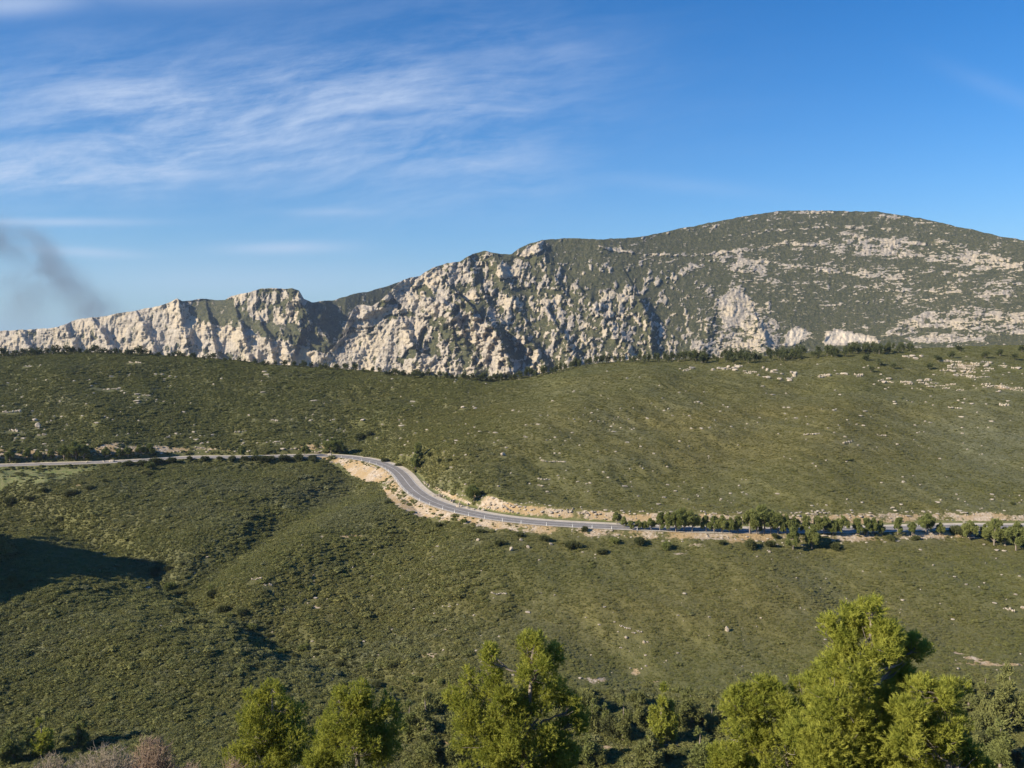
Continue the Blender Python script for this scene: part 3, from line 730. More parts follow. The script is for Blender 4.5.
for px, py, h, w, ms, mt_, lab in [
        (662, 745, 56, .55, 1, 'pine_near', 'bright slender young pine on the valley floor between the two big foreground pines'),
        (623, 742, 42, .55, 0, 'bush_grey', 'grey-green slender young pine left of the bright slender one'),
        (690, 728, 36, .75, 1, 'bush_grey', 'grey-green young pine right of the bright slender one'),
        (578, 722, 22, .6, 0, 'pine_near', 'tiny pointed pine beside the right flank of the forked pine'),
        (592, 728, 26, .8, 1, 'pine_mid', 'small green pine just right of the forked pine'),
        (42, 758, 36, .8, 0, 'pine_near', 'bright small pine near the bottom left corner'),
        (78, 750, 30, .8, 1, 'pine_mid', 'fainter small pine above the bare grey thicket at the bottom left'),
        (12, 765, 30, .9, 1, 'pine_mid', 'low pine in the bottom left corner'),
        (1008, 732, 60, .6, 1, 'bush_grey', 'feathery grey-green pine at the lower right edge'),
        (968, 712, 32, .9, 1, 'bush_grey', 'small feathery grey-green pine behind the low spreading crown at lower right'),
        (425, 738, 42, .8, 0, 'bush_grey', 'slim olive young pine left of the forked pine'),
        (650, 770, 34, .9, 1, 'bush_grey', 'bushy grey-green pine at the bottom edge below the bright slender one'),
        (700, 768, 36, .9, 0, 'pine_mid', 'green young pine at the bottom edge beside the broad low pine'),
        (548, 712, 20, .9, 1, 'pine_mid', 'small pine peeping from behind the forked pine on its right'),
        (1000, 768, 44, .8, 1, 'pine_mid', 'green young pine in the bottom right corner'),
        (950, 700, 24, .7, 0, 'bush_grey', 'small pine just behind the top of the low spreading crown at lower right'),
        (606, 730, 24, .8, 1, 'pine_mid', 'small bushy pine between the forked pine and the grey-green slender one'),
        (640, 726, 24, .8, 1, 'bush_grey', 'low pale young pine behind the gap between the two slender pines'),
        (712, 732, 26, .8, 0, 'bush_grey', 'olive young pine touching the left edge of the broad low pine'),
        (432, 765, 34, .9, 1, 'bush_grey', 'bushy olive pine at the bottom edge left of the forked pine'),
        (410, 735, 30, .8, 0, 'pine_mid', 'dark pointed young pine right of the ragged three-topped pine'),
        (590, 765, 26, 1.1, 1, 'pine_mid', 'low pine at the bottom edge right of the forked pine'),
        (985, 700, 22, .8, 0, 'bush_grey', 'tiny feathery pine between the two grey-green pines at lower right'),
        (28, 748, 18, .9, 1, 'pine_mid', 'tiny pine left of the bright small pine near the bottom left corner')]:
    put_pine(px, py, h, lab, 'young pines on the valley floor', SLIM[ms], w * 1.6, matl=mt_)

# ---- trees on the skyline of the near ridge: too small to show parts
def ridge_mesh(seed):
    r = np.random.default_rng(seed); L = [(np.array([r.uniform(-.15, .15), r.uniform(-.15, .15), h]), np.array([.3, .3, .24]) * r.uniform(.7, 1.1)) for h in (.35, .55, .72)]
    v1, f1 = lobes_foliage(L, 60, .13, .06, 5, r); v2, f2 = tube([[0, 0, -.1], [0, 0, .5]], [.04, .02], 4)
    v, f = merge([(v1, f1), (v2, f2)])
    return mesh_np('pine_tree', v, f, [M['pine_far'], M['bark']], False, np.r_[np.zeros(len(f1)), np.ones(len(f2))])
RID = [ridge_mesh(200 + i) for i in range(6)]
def ridge_tree(px, py, hpx, label, group, w=1.0):
    p, ok = ground_at(px, py)
    if not ok[0]: return
    p = p[0]; H = hpx / F_PX * p[1]
    o = link('pine_tree', RID[random.randrange(6)], None, (p[0], p[1], p[2]))
    o.scale = (H * w, H * w, H); o.rotation_euler = (0, 0, random.uniform(0, 6.28)); tag(o, label, 'pine tree', group)
def ridge_line(px):
    """lowest ridge row that still meets the ground"""
    py = np.arange(335, 390, .5); _, ok = ground_at(np.full(py.shape, px), py); return py[np.argmax(ok)]
px = -6
while px < 520:
    y0 = ridge_line(px); dens = 1.0
    h = random.uniform(5, 9.5) if px < 150 else random.uniform(4, 7) if px < 270 else random.uniform(5, 8.5)
    ridge_tree(px, y0 + random.uniform(.3, 2.2), h, 'small dark pine on the left part of the near ridge line', 'pines on the left skyline of the near ridge', random.uniform(.9, 1.5))
    px += random.uniform(3, 7.5) if (px < 150 or px > 380) else random.uniform(4, 11)
px = 520
while px < 700:
    y0 = ridge_line(px)
    ridge_tree(px, y0 + random.uniform(.3, 2.5), random.uniform(7, 11), 'dark pine of the sparse row on the middle of the near ridge', 'pines on the middle of the near ridge', random.uniform(.6, 1.0)); px += random.uniform(3, 6.5)
for k in range(120):
    px = random.uniform(690, 912); y0 = ridge_line(px)
    ridge_tree(px, y0 + random.uniform(.3, 6 if px < 850 else 4), random.uniform(6.5, 10.5), 'dark pine in the dense belt on the right part of the near ridge', 'pines of the dense belt on the near ridge', random.uniform(.55, .95))
for px, py in [(871, 372), (880, 366), (866, 361), (893, 369), (930, 370), (938, 362), (952, 358), (985, 358), (1000, 356), (1015, 360), (960, 352), (1022, 352)]:
    ridge_tree(px, py, 7, 'dark shrubby pine among the pale ledges on the right of the near ridge', 'pines among the ledges at the right', 1.4)

# ---- separate bushes
def bush_mesh(seed, m):
    r = np.random.default_rng(seed); lob = [(np.array([r.uniform(-.45, .45), r.uniform(-.45, .45), r.uniform(.3, .55)]), np.array([.42, .42, .34]) * r.uniform(.7, 1.1)) for _ in range(5)]
    v, f = lobes_foliage(lob, 130, .11, .045, 6, r, .3)
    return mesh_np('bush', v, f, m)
BU = {k: [bush_mesh(300 + i, M[k]) for i in range(3)] for k in ('bush_dark', 'bush_grey', 'pine_mid')}
def put_bush(px, py, hpx, wpx, kind, label, group):
    p, ok = ground_at(px, py); p = p[0]; s = p[1] / F_PX
    o = link('bush', BU[kind][random.randrange(3)], None, (p[0], p[1], p[2] - .1)); o.scale = (wpx * s * .6, wpx * s * .6, hpx * s * 1.1); o.rotation_euler = (0, 0, random.uniform(0, 6.28))
    tag(o, label, 'bush', group)
for px, py, h, w in [(500, 546, 7, 12), (464, 523, 5, 7), (573, 549, 9, 18), (585, 532, 6, 7), (545, 541, 6, 14), (520, 537, 5, 12), (640, 545, 8, 16), (615, 543, 6, 14), (666, 549, 7, 14), (749, 549, 11, 18), (722, 545, 5, 9), (770, 547, 6, 12), (775, 538, 5, 8), (834, 548, 6, 16), (890, 541, 6, 14), (957, 535, 9, 16), (914, 540, 5, 12), (985, 538, 10, 12), (480, 533, 5, 12), (440, 527, 5, 10), (388, 504, 5, 8), (604, 554, 6, 16)]:
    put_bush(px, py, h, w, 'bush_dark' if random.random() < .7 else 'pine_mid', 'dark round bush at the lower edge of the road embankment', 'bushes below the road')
for px, py, h, w in [(360, 440, 7, 14), (371, 436, 6, 10), (385, 462, 4, 10), (398, 466, 4, 8), (440, 463, 5, 6), (450, 462, 4, 6), (447, 470, 3, 5), (1012, 505, 3, 6), (430, 457, 5, 6)]:
    put_bush(px, py, h, w, 'bush_dark', 'dark bush on the open slope above the road', 'bushes above the road')
for px, py, h, w in [(150, 476, 5, 9), (90, 490, 5, 10), (72, 496, 6, 14), (45, 492, 6, 10), (30, 500, 5, 14), (10, 505, 8, 14), (105, 483, 5, 8), (60, 521, 5, 9), (205, 460, 4, 10), (220, 460, 4, 8), (262, 460, 4, 16), (290, 462, 4, 10), (312, 462, 4, 10)]:
    put_bush(px, py, h, w, 'bush_dark', 'dark bush below the distant left stretch of the road', 'bushes by the small field at the left')
for i in range(78):
    px = random.uniform(425, 1024); py = random.uniform(700, 768) if px < 700 else random.uniform(706, 766)
    if any(abs(px - a) < c and -3 < py - b < 14 for a, b, c in ((615, 748, 24), (692, 744, 40), (448, 742, 18))): continue
    w = random.uniform(16, 34) * (py - 560) / 180
    put_bush(px, py, w * random.uniform(.6, .9), w, random.choice(['bush_grey', 'bush_grey', 'bush_dark']), 'olive bush crowding the valley floor among the young pines', 'bushes on the valley floor')
for i in range(46):
    t = i / 46; px = 145 + 290 * t + random.gauss(0, 12); py = 572 + 122 * t**.85 + random.gauss(0, 7); w = random.uniform(6, 14)
    put_bush(px, py, w * random.uniform(.4, .65), w, random.choice(['bush_dark', 'bush_dark', 'pine_mid']), 'dark bush along the gully at the foot of the left slope', 'bushes along the gully')
for px, py, h, w in [(128, 466, 6, 12), (143, 466, 7, 14), (158, 465, 8, 16), (172, 463, 6, 10), (232, 461, 5, 10), (246, 461, 5, 12), (258, 461, 6, 14), (270, 461, 5, 12), (284, 461, 6, 14), (298, 460, 6, 14), (312, 460, 5, 12), (205, 461, 5, 10), (190, 461, 4, 8)]:
    put_bush(px, py, h, w, 'bush_dark', 'dark bush half hiding the distant left stretch of the road from below', 'bushes screening the left road')
for px, py, w in [(12, 583, 9), (22, 588, 8), (8, 590, 8)]:
    put_bush(px, py, w * .9, w, 'bush_grey', 'pale bush catching the light at the edge of the big shadow at the left', 'pale bushes at the shadow edge')

# ---- bare thickets at the bottom left
def thicket(Y, px, py, wpx, hpx, m, label, seed, n=170):
    r = np.random.default_rng(seed); u, q = ray(px, py); x = u * Y; gz = float(terrain_at(np.array([x]), np.array([Y]))[0])
    s = Y / F_PX; top = q * Y + 0; H = top - gz; W = wpx * s / 2; hv = hpx * s
    parts = []
    for i in range(n):
        a = r.uniform(0, 2 * pi); rr_ = r.uniform(0, 1)**.5
        e = np.array([math.cos(a) * rr_ * W, math.sin(a) * rr_ * W * .8, H * (1 - .28 * rr_**2 * r.uniform(.5, 1.2)) - r.uniform(0, .3) * hv])
        b = np.array([e[0] * .45 + r.normal() * .1, e[1] * .45 + r.normal() * .1, -.2 if i % 5 == 0 else max(0, H - hv * 1.6)])
        p, rd = limb(b, e, .035, .010, 5, .16, r); parts.append(tube(p, rd, 3))
        for _ in range(6):
            st = p[r.integers(2, 6)]; d = rand_dirs(1, r)[0]; d[2] = abs(d[2]) * .8 + .2; p2, r2 = limb(st, st + d * r.uniform(.3, .8) * hv * .5, .014, .005, 2, .1, r); parts.append(tube(p2, r2, 3))
    v, f = merge(parts)
    o = link('bare_shrub', mesh_np('bare_shrub', v, f, m), None, (float(x), Y, gz)); tag(o, label, 'shrub', 'leafless shrubs at the bottom left')
thicket(52, 104, 746, 78, 26, M['twig'], 'leafless grey shrub with long arching twigs at the bottom left', 1, 260)
thicket(56, 52, 754, 62, 20, M['twig'], 'leafless grey shrub left of the long-twigged one at the bottom left', 2, 180)
thicket(58, 150, 737, 58, 24, M['twig_rust'], 'rust-pink leafless shrub right of the grey thicket at the bottom left', 3, 260)
thicket(54, 190, 763, 60, 14, M['twig_rust'], 'low rust-brown leafless shrub at the bottom edge left of the pines', 4, 120)
thicket(55, 231, 755, 34, 20, M['twig_rust'], 'thin rust-brown leafless shrub touching the left of the rounded pine', 5, 90)

# ------------------------------------------------------------------ rocks
def rock_mesh(seed, sub=2, flat=.6):
    r = np.random.default_rng(seed); v, f = icosphere(sub)
    for _ in range(7):                                     # plane cuts give angular faces
        d = rand_dirs(1, r)[0]; h = r.uniform(.45, .8); s = v @ d; v = v - np.maximum(s - h, 0)[:, None] * d
    v = v + r.normal(size=v.shape) * .03; v[:, 2] *= flat
    return v, f
RV = [rock_mesh(400 + i) for i in range(8)]
RM = [mesh_np('limestone_rock', v, f, M['limestone']) for v, f in RV]
rock_xy = []
def ledge_mesh(seed):
    r = np.random.default_rng(seed); parts = []; x = -1.0
    while x < 1.0:
        w = r.uniform(.10, .26); v, f = RV[r.integers(0, 8)]; a = r.uniform(0, 6.28)
        vv = np.stack([v[:, 0] * math.cos(a) - v[:, 1] * math.sin(a), v[:, 0] * math.sin(a) + v[:, 1] * math.cos(a), v[:, 2]], 1)
        parts.append((vv * [w, w * 1.3, r.uniform(.4, 1.2)] + [x + w * .6, .35 * math.sin(x * 2 + seed) + r.normal() * .15, r.uniform(-.3, .1)], f)); x += w * r.uniform(.9, 2.2)
    v, f = merge(parts); return mesh_np('limestone_ledge', v, f, M['limestone'])
LM = [ledge_mesh(440 + i) for i in range(6)]
def put_rock(px, py, wpx, hpx, label, group, name='limestone_rock'):
    p, ok = ground_at(px, py)
    if not ok[0]: return
    p = p[0]; s = p[1] / F_PX
    ledge = wpx > 6.5
    o = link('limestone_ledge' if ledge else name, LM[random.randrange(6)] if ledge else RM[random.randrange(8)], None, (p[0], p[1], p[2] + hpx * s * .35)); o.scale = (wpx * s * .52, (1.6 if ledge else wpx * s * .45), hpx * s * (.75 if ledge else .95))
    o.rotation_euler = (0, random.uniform(-.1, .1), random.uniform(-.5, .5)); tag(o, label, 'rock', group); [rock_xy.append((p[0] + q * wpx * s * .5, p[1], wpx * s * (.2 if ledge else .6))) for q in ((-.9, -.6, -.3, 0, .3, .6, .9) if ledge else (0,))]
for px, py, w, h, lab in [(552, 462, 22, 2.6, 'long pale ledge of rock across the open slope right of the bend'), (503, 456, 6, 3.5, 'white boulder on the slope above the bend'), (463, 408, 5, 2.5, 'pale rock high on the middle slope'),
        (511, 551, 5, 4.5, 'roundest white boulder in the scrub below the road'), (478, 541, 4, 3, 'white boulder left of the roundest one below the road'), (521, 541, 3.5, 3, 'small white boulder just below the road embankment'), (528, 548, 4, 3.5, 'white boulder right of the roundest one below the road'), (551, 546, 4, 3, 'rightmost of the white boulders below the road'),
        (256, 580, 9, 2.6, 'upper of two slab-like white rocks on the lower left slope'), (268, 587, 8, 2.8, 'lower of two slab-like white rocks on the lower left slope'), (498, 594, 14, 2.2, 'thin pale ledge low on the middle slope'), (528, 614, 6, 1.8, 'flat pale rock below the thin ledge'),
        (624, 628, 9, 2, 'pale slab, highest of the cluster right of the forked pine'), (637, 635, 10, 2.2, 'slanting pale slab in the cluster right of the forked pine'), (626, 640, 4, 3, 'white round stone in the cluster right of the forked pine'), (644, 643, 4, 3, 'white stone at the lower right of the cluster'),
        (1009, 611, 10, 4, 'white boulder pair near the right edge of the lower slope'), (1023, 609, 5, 3, 'white boulder cut by the right edge of the lower slope'), (727, 633, 5, 6, 'upright pale stone left of the tallest foreground pine'),
        (848, 443, 16, 3, 'long pale ledge on the right of the open slope'), (811, 435, 14, 2.4, 'pale ledge above the row of roadside pines'), (881, 436, 8, 2, 'small pale ledge right of the long one on the open slope'), (956, 409, 14, 2.6, 'slanting white ledge in the grey patch at the right'), (1004, 406, 8, 4, 'pale rock heap near the right edge above the grey patch'),
        (112, 462, 6, 3, 'largest white stone on the verge of the distant left road'), (104, 462.5, 3, 2, 'small white stone beside the largest one on the left road verge'), (87, 463, 3, 2, 'leftmost white stone on the left road verge'), (330, 456, 5, 3, 'white block at the road edge where the bend begins'), (318, 453, 7, 3, 'white block on the upper verge before the bend'),
        (12, 413, 13, 4, 'broad pale rock near the left edge'), (14, 432, 11, 4, 'pale rock below the broad one near the left edge'), (38, 428, 6, 6, 'tallest pale rock of the left cluster'), (42, 436, 8, 3, 'low pale rock below the tallest one of the left cluster'), (35, 421, 6, 3, 'pale rock above the tallest one of the left cluster'),
        (107, 390, 24, 2.2, 'long thin ledge on the upper left slope'), (137, 395, 6, 2, 'left one of two pale stones on the upper left slope'), (146, 396, 7, 2, 'right one of two pale stones on the upper left slope'), (28, 367, 8, 2.4, 'pale stone just below the left skyline'), (135, 363, 14, 2, 'pale ledge just below the left skyline'), (274, 421, 7, 2.6, 'pale rock on the slope above the left road'), (239, 433, 7, 3, 'pale rock a little above the left road'),
        (363, 421, 6, 2.4, 'pale rock above the bend'), (544, 480, 12, 2, 'low ledge above the road cutting'), (540, 486, 7, 2, 'small ledge close above the road cutting')]:
    put_rock(px, py, w, h, lab, None)
def rocks_line(pts, n, wr, hr, label, group, jy=1.5):
    pts = np.array(pts, float); L = np.r_[0, np.cumsum(np.linalg.norm(np.diff(pts, axis=0), axis=1))]
    for t in np.sort(rng.uniform(0, L[-1], n)):
        put_rock(np.interp(t, L, pts[:, 0]), np.interp(t, L, pts[:, 1]) + random.gauss(0, jy), random.uniform(*wr), random.uniform(*hr), label, group)
a, b = 'pale limestone piece in the broken upper ledges on the right of the near ridge', 'rocks of the upper right ledges'
rocks_line([(685, 369), (704, 371), (730, 369), (760, 368), (790, 374), (809, 378), (839, 376), (860, 378)], 34, (3, 8), (1.5, 3.5), a, b)
rocks_line([(735, 371), (775, 379), (800, 380)], 10, (3, 7), (1.5, 3), a, b)
a, b = 'white limestone piece in the strewn ledges at the far right of the slope', 'rocks of the far right ledges'
rocks_line([(876, 380), (899, 382), (925, 384), (944, 388), (962, 389)], 20, (3, 9), (1.6, 3), a, b)
rocks_line([(940, 362), (960, 366), (992, 364)], 18, (4, 10), (1.8, 3.5), a, b, 2.5)
rocks_line([(945, 372), (965, 374), (990, 376)], 12, (4, 10), (1.8, 3.5), a, b, 2)
rocks_line([(985, 386), (1005, 388), (1030, 392)], 10, (5, 12), (1.8, 3.2), a, b, 1.2)
rocks_line([(895, 356), (915, 358), (925, 356)], 6, (4, 8), (1.8, 3.2), a, b, 1)
rocks_line([(1000, 366), (1020, 368)], 4, (4, 8), (1.8, 3.2), a, b, 1)
a, b = 'broken block of pale limestone lining the cutting above the bend', 'blocks along the road cutting'
rocks_line([(424, 484), (434, 493), (448, 500), (465, 508), (480, 510), (498, 509), (515, 510)], 46, (2.2, 4.5), (1.6, 3.2), a, b, 1.6)
rocks_line([(515, 510), (550, 513), (575, 515), (603, 516)], 26, (2.2, 4.5), (1.5, 3), a, b, 1.6)

# loose small stones: uncounted
pts = []
def scatter_px(n, x0, x1, y0, y1, pw=1.0):
    return np.stack([rng.uniform(x0, x1, n), y0 + (y1 - y0) * rng.uniform(0, 1, n)**pw], 1)
S_ = np.concatenate([scatter_px(620, -20, 1044, 364, 450), scatter_px(480, 400, 1044, 400, 512), scatter_px(330, 300, 1044, 545, 680), scatter_px(80, 0, 330, 440, 454), scatter_px(110, 600, 1044, 500, 524),
                     scatter_px(90, 0, 180, 375, 445), scatter_px(70, 860, 1044, 355, 400), scatter_px(60, 100, 400, 540, 640), scatter_px(170, 600, 1000, 512, 524), scatter_px(60, 0, 330, 446, 456), scatter_px(60, 180, 360, 430, 454)])
cl = fbm(S_[:, 0] / 26, S_[:, 1] / 9, 77, 3); S_ = S_[cl > .02]
G, ok = ground_at(S_[:, 0], S_[:, 1]); G = G[ok]
d_, _, _ = road_near(G[:, 0], G[:, 1]); G = G[d_ > 6.8]
ii = rng.integers(3, len(ROAD) - 3, 1500); ii = ii[(rd_px[ii] > 340) & (rd_px[ii] < 1040)]
tt = ROAD[ii + 1, :2] - ROAD[ii - 1, :2]; tt /= np.linalg.norm(tt, axis=1)[:, None]
of = np.where(rng.uniform(0, 1, len(ii)) < .5, -rng.uniform(4.8, 9.5, len(ii)), rng.uniform(8.6, 12.5, len(ii)))
qq = ROAD[ii, :2] + np.stack([tt[:, 1], -tt[:, 0]], 1) * of[:, None]; qq = qq[~((of > 0) & (rd_px[ii] < 425))]
nG = len(G); G = np.concatenate([G, np.column_stack([qq, terrain_at(qq[:, 0], qq[:, 1]) - .15])])
parts = []
for i, p in enumerate(G):
    s = p[1] / F_PX; w = random.lognormvariate(-.02, .5) * s * .9; v, f = RV[i % 8]
    a = random.uniform(-.6, .6); ca, sa = math.cos(a), math.sin(a); vv = v * [w * 1.3, w, min(w, 1.1 * s) * 1.2]
    vv = np.stack([vv[:, 0] * ca - vv[:, 1] * sa, vv[:, 0] * sa + vv[:, 1] * ca, vv[:, 2]], 1)
    parts.append((vv + [p[0], p[1], p[2] + .18 * s + .1], f)); rock_xy.append((p[0], p[1], w))
v, f = merge(parts)
tag(link('loose_stones', mesh_np('loose_stones', v, f, M['limestone'])), 'small pale limestone flecks strewn all over the scrub slopes', 'stones', kind='stuff')

# ------------------------------------------------------------------ road delineator posts
def post_meshes():
    a = tube([[0, 0, -.2], [0, 0, .8]], [.11, .10], 8); b = tube([[0, 0, .8], [0, 0, .92]], [.104, .10], 8)
    c = tube([[0, 0, .92], [0, 0, 1.08], [0, 0, 1.1]], [.10, .09, .01], 8)
    return mesh_np('body', *merge([a, c]), M['post_paint'], True), mesh_np('reflector', *b, M['post_band'], True)
PB, PR = post_meshes()
acc = 0; last = ROAD[0]
t_ = np.gradient(ROAD[:, :2], axis=0); t_ /= np.linalg.norm(t_, axis=1)[:, None]
for i in range(1, len(ROAD)):
    acc += np.linalg.norm(ROAD[i, :2] - ROAD[i - 1, :2])
    if acc > 6.5 and 340 < rd_px[i] < 640:
        acc = 0
        q = ROAD[i, :2] - np.array([t_[i, 1], -t_[i, 0]]) * 3.95
        root = bpy.data.objects.new('road_post', None); C.objects.link(root); root.location = (q[0], q[1], ROAD[i, 2])
        tag(root, 'short white marker post on the valley side of the road at the bend', 'road post', 'marker posts along the bend')
        link('body', PB, root); link('reflector', PR, root)

# ------------------------------------------------------------------ scrub cover (uncountable): instanced shrubs on a point cloud
def shrub_src(seed):
    r = np.random.default_rng(seed); parts = [lumpy((0, 0, .25), (.42, .42, .36), 2, seed, .6, 3.0)]
    for _ in range(3):
        c = np.array([r.uniform(-.35, .35), r.uniform(-.35, .35), r.uniform(.15, .4)]); parts.append(lumpy(c, np.array([.26, .26, .24]), 1, seed + 3, .4, 2.5))
    d = rand_dirs(230, r); d[:, 2] = np.abs(d[:, 2]); c = d * [.46, .46, .44] * r.uniform(.8, 1.12, 230)[:, None] + [0, 0, .2]
    parts.append(blades(c, (d + r.normal(size=d.shape) * .6 + [0, 0, .3]), r.uniform(.10, .2, 230), .10, r))
    return bpy.data.objects.new('scrub_source', mesh_np('scrub_source', *merge(parts), M['scrub']))
SRC = [shrub_src(500 + i) for i in range(5)]
n = 1250000
yy = np.sqrt(rng.uniform(18**2, 690**2, n)); uu = rng.uniform(-.80, .80, n)
keep = rng.uniform(0, 1, n) < np.interp(yy, [18, 95, 200, 350, 690], [1, 1, .95, .62, .42]); yy = yy[keep]; uu = uu[keep]; xx = uu * yy
zz = terrain_at(xx, yy); px, py = proj(xx, yy, zz)
dR, _, sR = road_near(xx, yy)
u_ = xx / (yy + FAN); ci = np.clip(np.searchsorted(cu, u_), 0, len(cu) - 1); ri = np.clip(np.searchsorted(ry, yy), 0, len(ry) - 1)
so_ = soil[ri, ci]; tn = tone[ri, ci]; gr = grey[ri, ci]; gs = grass[ri, ci]
dens = 1 - np.clip(so_ * 1.5, 0, .97) - .35 * gr * (px > 850)
clump = fbm(xx / 6, yy / 6, 91, 3); dens = dens * (.85 + .5 * clump) - 1.05 * gs
smooth_side = sstep(430, 560, px) * (py < 690) + 0.0                       # finer scrub on the right-hand slopes
keep = (rng.uniform(0, 1, len(xx)) < dens + .30) & ~((dR < np.where(px > 415, 8.4, 6.4)) & (sR > 0)) & ~((dR < 4.9) & (sR < 0)) & (so_ < .75)
RX = np.array(rock_xy); cell = {}
for q in RX: cell.setdefault((int(q[0] // 4), int(q[1] // 4)), []).append(q)
kk = np.ones(len(xx), bool)
for i in np.nonzero(keep)[0]:
    k = (int(xx[i] // 4), int(yy[i] // 4))
    for a in (-1, 0, 1):
        for b in (-1, 0, 1):
            for q in cell.get((k[0] + a, k[1] + b), ()):
                if (xx[i] - q[0])**2 / (q[2] * 1.15 + .4)**2 + (yy[i] - q[1] + .8)**2 / (q[2] + 2.1)**2 < 1: kk[i] = False
pd, _ = line_d(px, py, [(118, 478), (126, 492), (140, 508), (138, 520), (130, 540), (125, 560)])
keep &= kk & (pd > .9 + .5 * np.sin(py))
x, y, z = xx[keep], yy[keep], zz[keep]; sm = smooth_side[keep]
size = rng.lognormal(0, .36, len(x)) * (.84 - .30 * sm) * (1 + .35 * clump[keep])
big = (rng.uniform(0, 1, len(x)) < .035 * (1 - .7 * sm)); size = np.where(big, size * 1.8, size)
dk = rng.uniform(0, 1, len(x)) < .05 + .10 * (fbm(x / 18, y / 18, 97, 3) > .25)
size = np.clip(size, .4, 3.6)
me = bpy.data.meshes.new('scrub'); me.vertices.add(len(x)); me.vertices.foreach_set('co', np.stack([x, y, z - .05], -1).astype(np.float32).ravel())
fattr(me, 'sc', size); fattr(me, 'hs', size * (.46 - .18 * sm) * rng.uniform(.8, 1.2, len(x))); fattr(me, 'rz', rng.uniform(0, 2 * pi, len(x)))
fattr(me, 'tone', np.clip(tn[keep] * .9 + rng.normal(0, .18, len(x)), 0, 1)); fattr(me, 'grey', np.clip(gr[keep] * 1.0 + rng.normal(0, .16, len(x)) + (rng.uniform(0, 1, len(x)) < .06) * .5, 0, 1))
at = me.attributes.new('idx', 'INT', 'POINT'); at.data.foreach_set('value', rng.integers(0, 5, len(x)).astype(np.int32))
so = link('scrub', me); tag(so, 'low dense green garrigue scrub covering the near slopes', 'scrub', kind='stuff')
ng = bpy.data.node_groups.new('scatter', 'GeometryNodeTree'); ng.is_modifier = True
ng.interface.new_socket('Geometry', in_out='INPUT', socket_type='NodeSocketGeometry'); ng.interface.new_socket('Geometry', in_out='OUTPUT', socket_type='NodeSocketGeometry')
gi = ng.nodes.new('NodeGroupInput'); go = ng.nodes.new('NodeGroupOutput'); iop = ng.nodes.new('GeometryNodeInstanceOnPoints')
jg = ng.nodes.new('GeometryNodeJoinGeometry')
for s_ in SRC[::-1]:
    oi = ng.nodes.new('GeometryNodeObjectInfo'); oi.inputs['Object'].default_value = s_
    oi.inputs['As Instance'].default_value = True; ng.links.new(oi.outputs['Geometry'], jg.inputs[0])
def na(name, t='FLOAT'):
    q = ng.nodes.new('GeometryNodeInputNamedAttribute'); q.data_type = t; q.inputs[0].default_value = name; return q.outputs[0]
cs = ng.nodes.new('ShaderNodeCombineXYZ'); a = na('sc'); ng.links.new(a, cs.inputs[0]); ng.links.new(a, cs.inputs[1]); ng.links.new(na('hs'), cs.inputs[2])
cr = ng.nodes.new('ShaderNodeCombineXYZ'); ng.links.new(na('rz'), cr.inputs[2])
ng.links.new(gi.outputs[0], iop.inputs['Points']); ng.links.new(jg.outputs[0], iop.inputs['Instance']); iop.inputs['Pick Instance'].default_value = True
ng.links.new(na('idx', 'INT'), iop.inputs['Instance Index']); ng.links.new(cr.outputs[0], iop.inputs['Rotation']); ng.links.new(cs.outputs[0], iop.inputs['Scale'])
ng.links.new(iop.outputs[0], go.inputs[0])
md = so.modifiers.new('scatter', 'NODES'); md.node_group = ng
print('scrub points', len(x))

# ------------------------------------------------------------------ light, sky, air
SUN_DIR = Vector((-.90, -.42, 0)).normalized(); EL = math.radians(27)
sd = Vector((SUN_DIR.x * math.cos(EL), SUN_DIR.y * math.cos(EL), math.sin(EL)))
sun = bpy.data.lights.new('sun', 'SUN'); sun.energy = 5.0; sun.angle = math.radians(.53); sun.color = (1.0, .88, .70)
so_ = bpy.data.objects.new('sun', sun); C.objects.link(so_); so_.rotation_euler = sd.to_track_quat('Z', 'Y').to_euler(); so_.location = sd * 300
w = bpy.data.worlds.new('World'); sc.world = w; w.use_nodes = True; nt = w.node_tree; nt.nodes.clear(); n = N(nt)
sky = n.new('ShaderNodeTexSky'); sky.sky_type = 'NISHITA'; sky.sun_disc = False; sky.sun_elevation = EL
sky.sun_rotation = math.atan2(SUN_DIR.x, SUN_DIR.y) % (2 * pi); sky.altitude = 300; sky.air_density = 1.0; sky.dust_density = 0.0; sky.ozone_density = 3.0
tc = n.new('ShaderNodeTexCoord').outputs['Generated']
sx = n.new('ShaderNodeSeparateXYZ'); nt.links.new(tc, sx.inputs[0])
yc = n.m('MAXIMUM', sx.outputs[1], .05); U = n.m('DIVIDE', sx.outputs[0], yc); V = n.m('DIVIDE', sx.outputs[2], yc)
def comb(a, b, c=0.0):
    q = n.new('ShaderNodeCombineXYZ'); n.put(q.inputs[0], a); n.put(q.inputs[1], b); n.put(q.inputs[2], c); return q.outputs[0]
def gau(px, py, rx, ry_, tilt=0.0):
    u0, v0 = ray(px, py); du = n.m('SUBTRACT', U, float(u0)); dv = n.m('ADD', n.m('SUBTRACT', V, float(v0)), n.m('MULTIPLY', du, tilt))
    a = n.m('MULTIPLY', du, F_PX / rx); b = n.m('MULTIPLY', dv, F_PX / ry_)
    return n.m('EXPONENT', n.m('MULTIPLY', n.m('ADD', n.m('MULTIPLY', a, a), n.m('MULTIPLY', b, b)), -1.0))
def add(*a):
    r_ = a[0]
    for q in a[1:]: r_ = n.m('ADD', r_, q)
    return r_
wob = n.m('MULTIPLY', n.m('SUBTRACT', n.noise(comb(U, V), 2.5, 3), .5), .07)
V2 = n.m('ADD', V, wob)
streak = n.noise(comb(n.m('MULTIPLY', U, 2.0), n.m('ADD', n.m('MULTIPLY', V2, 15), n.m('MULTIPLY', U, -1.6))), 1.6, 12, .68, .25)
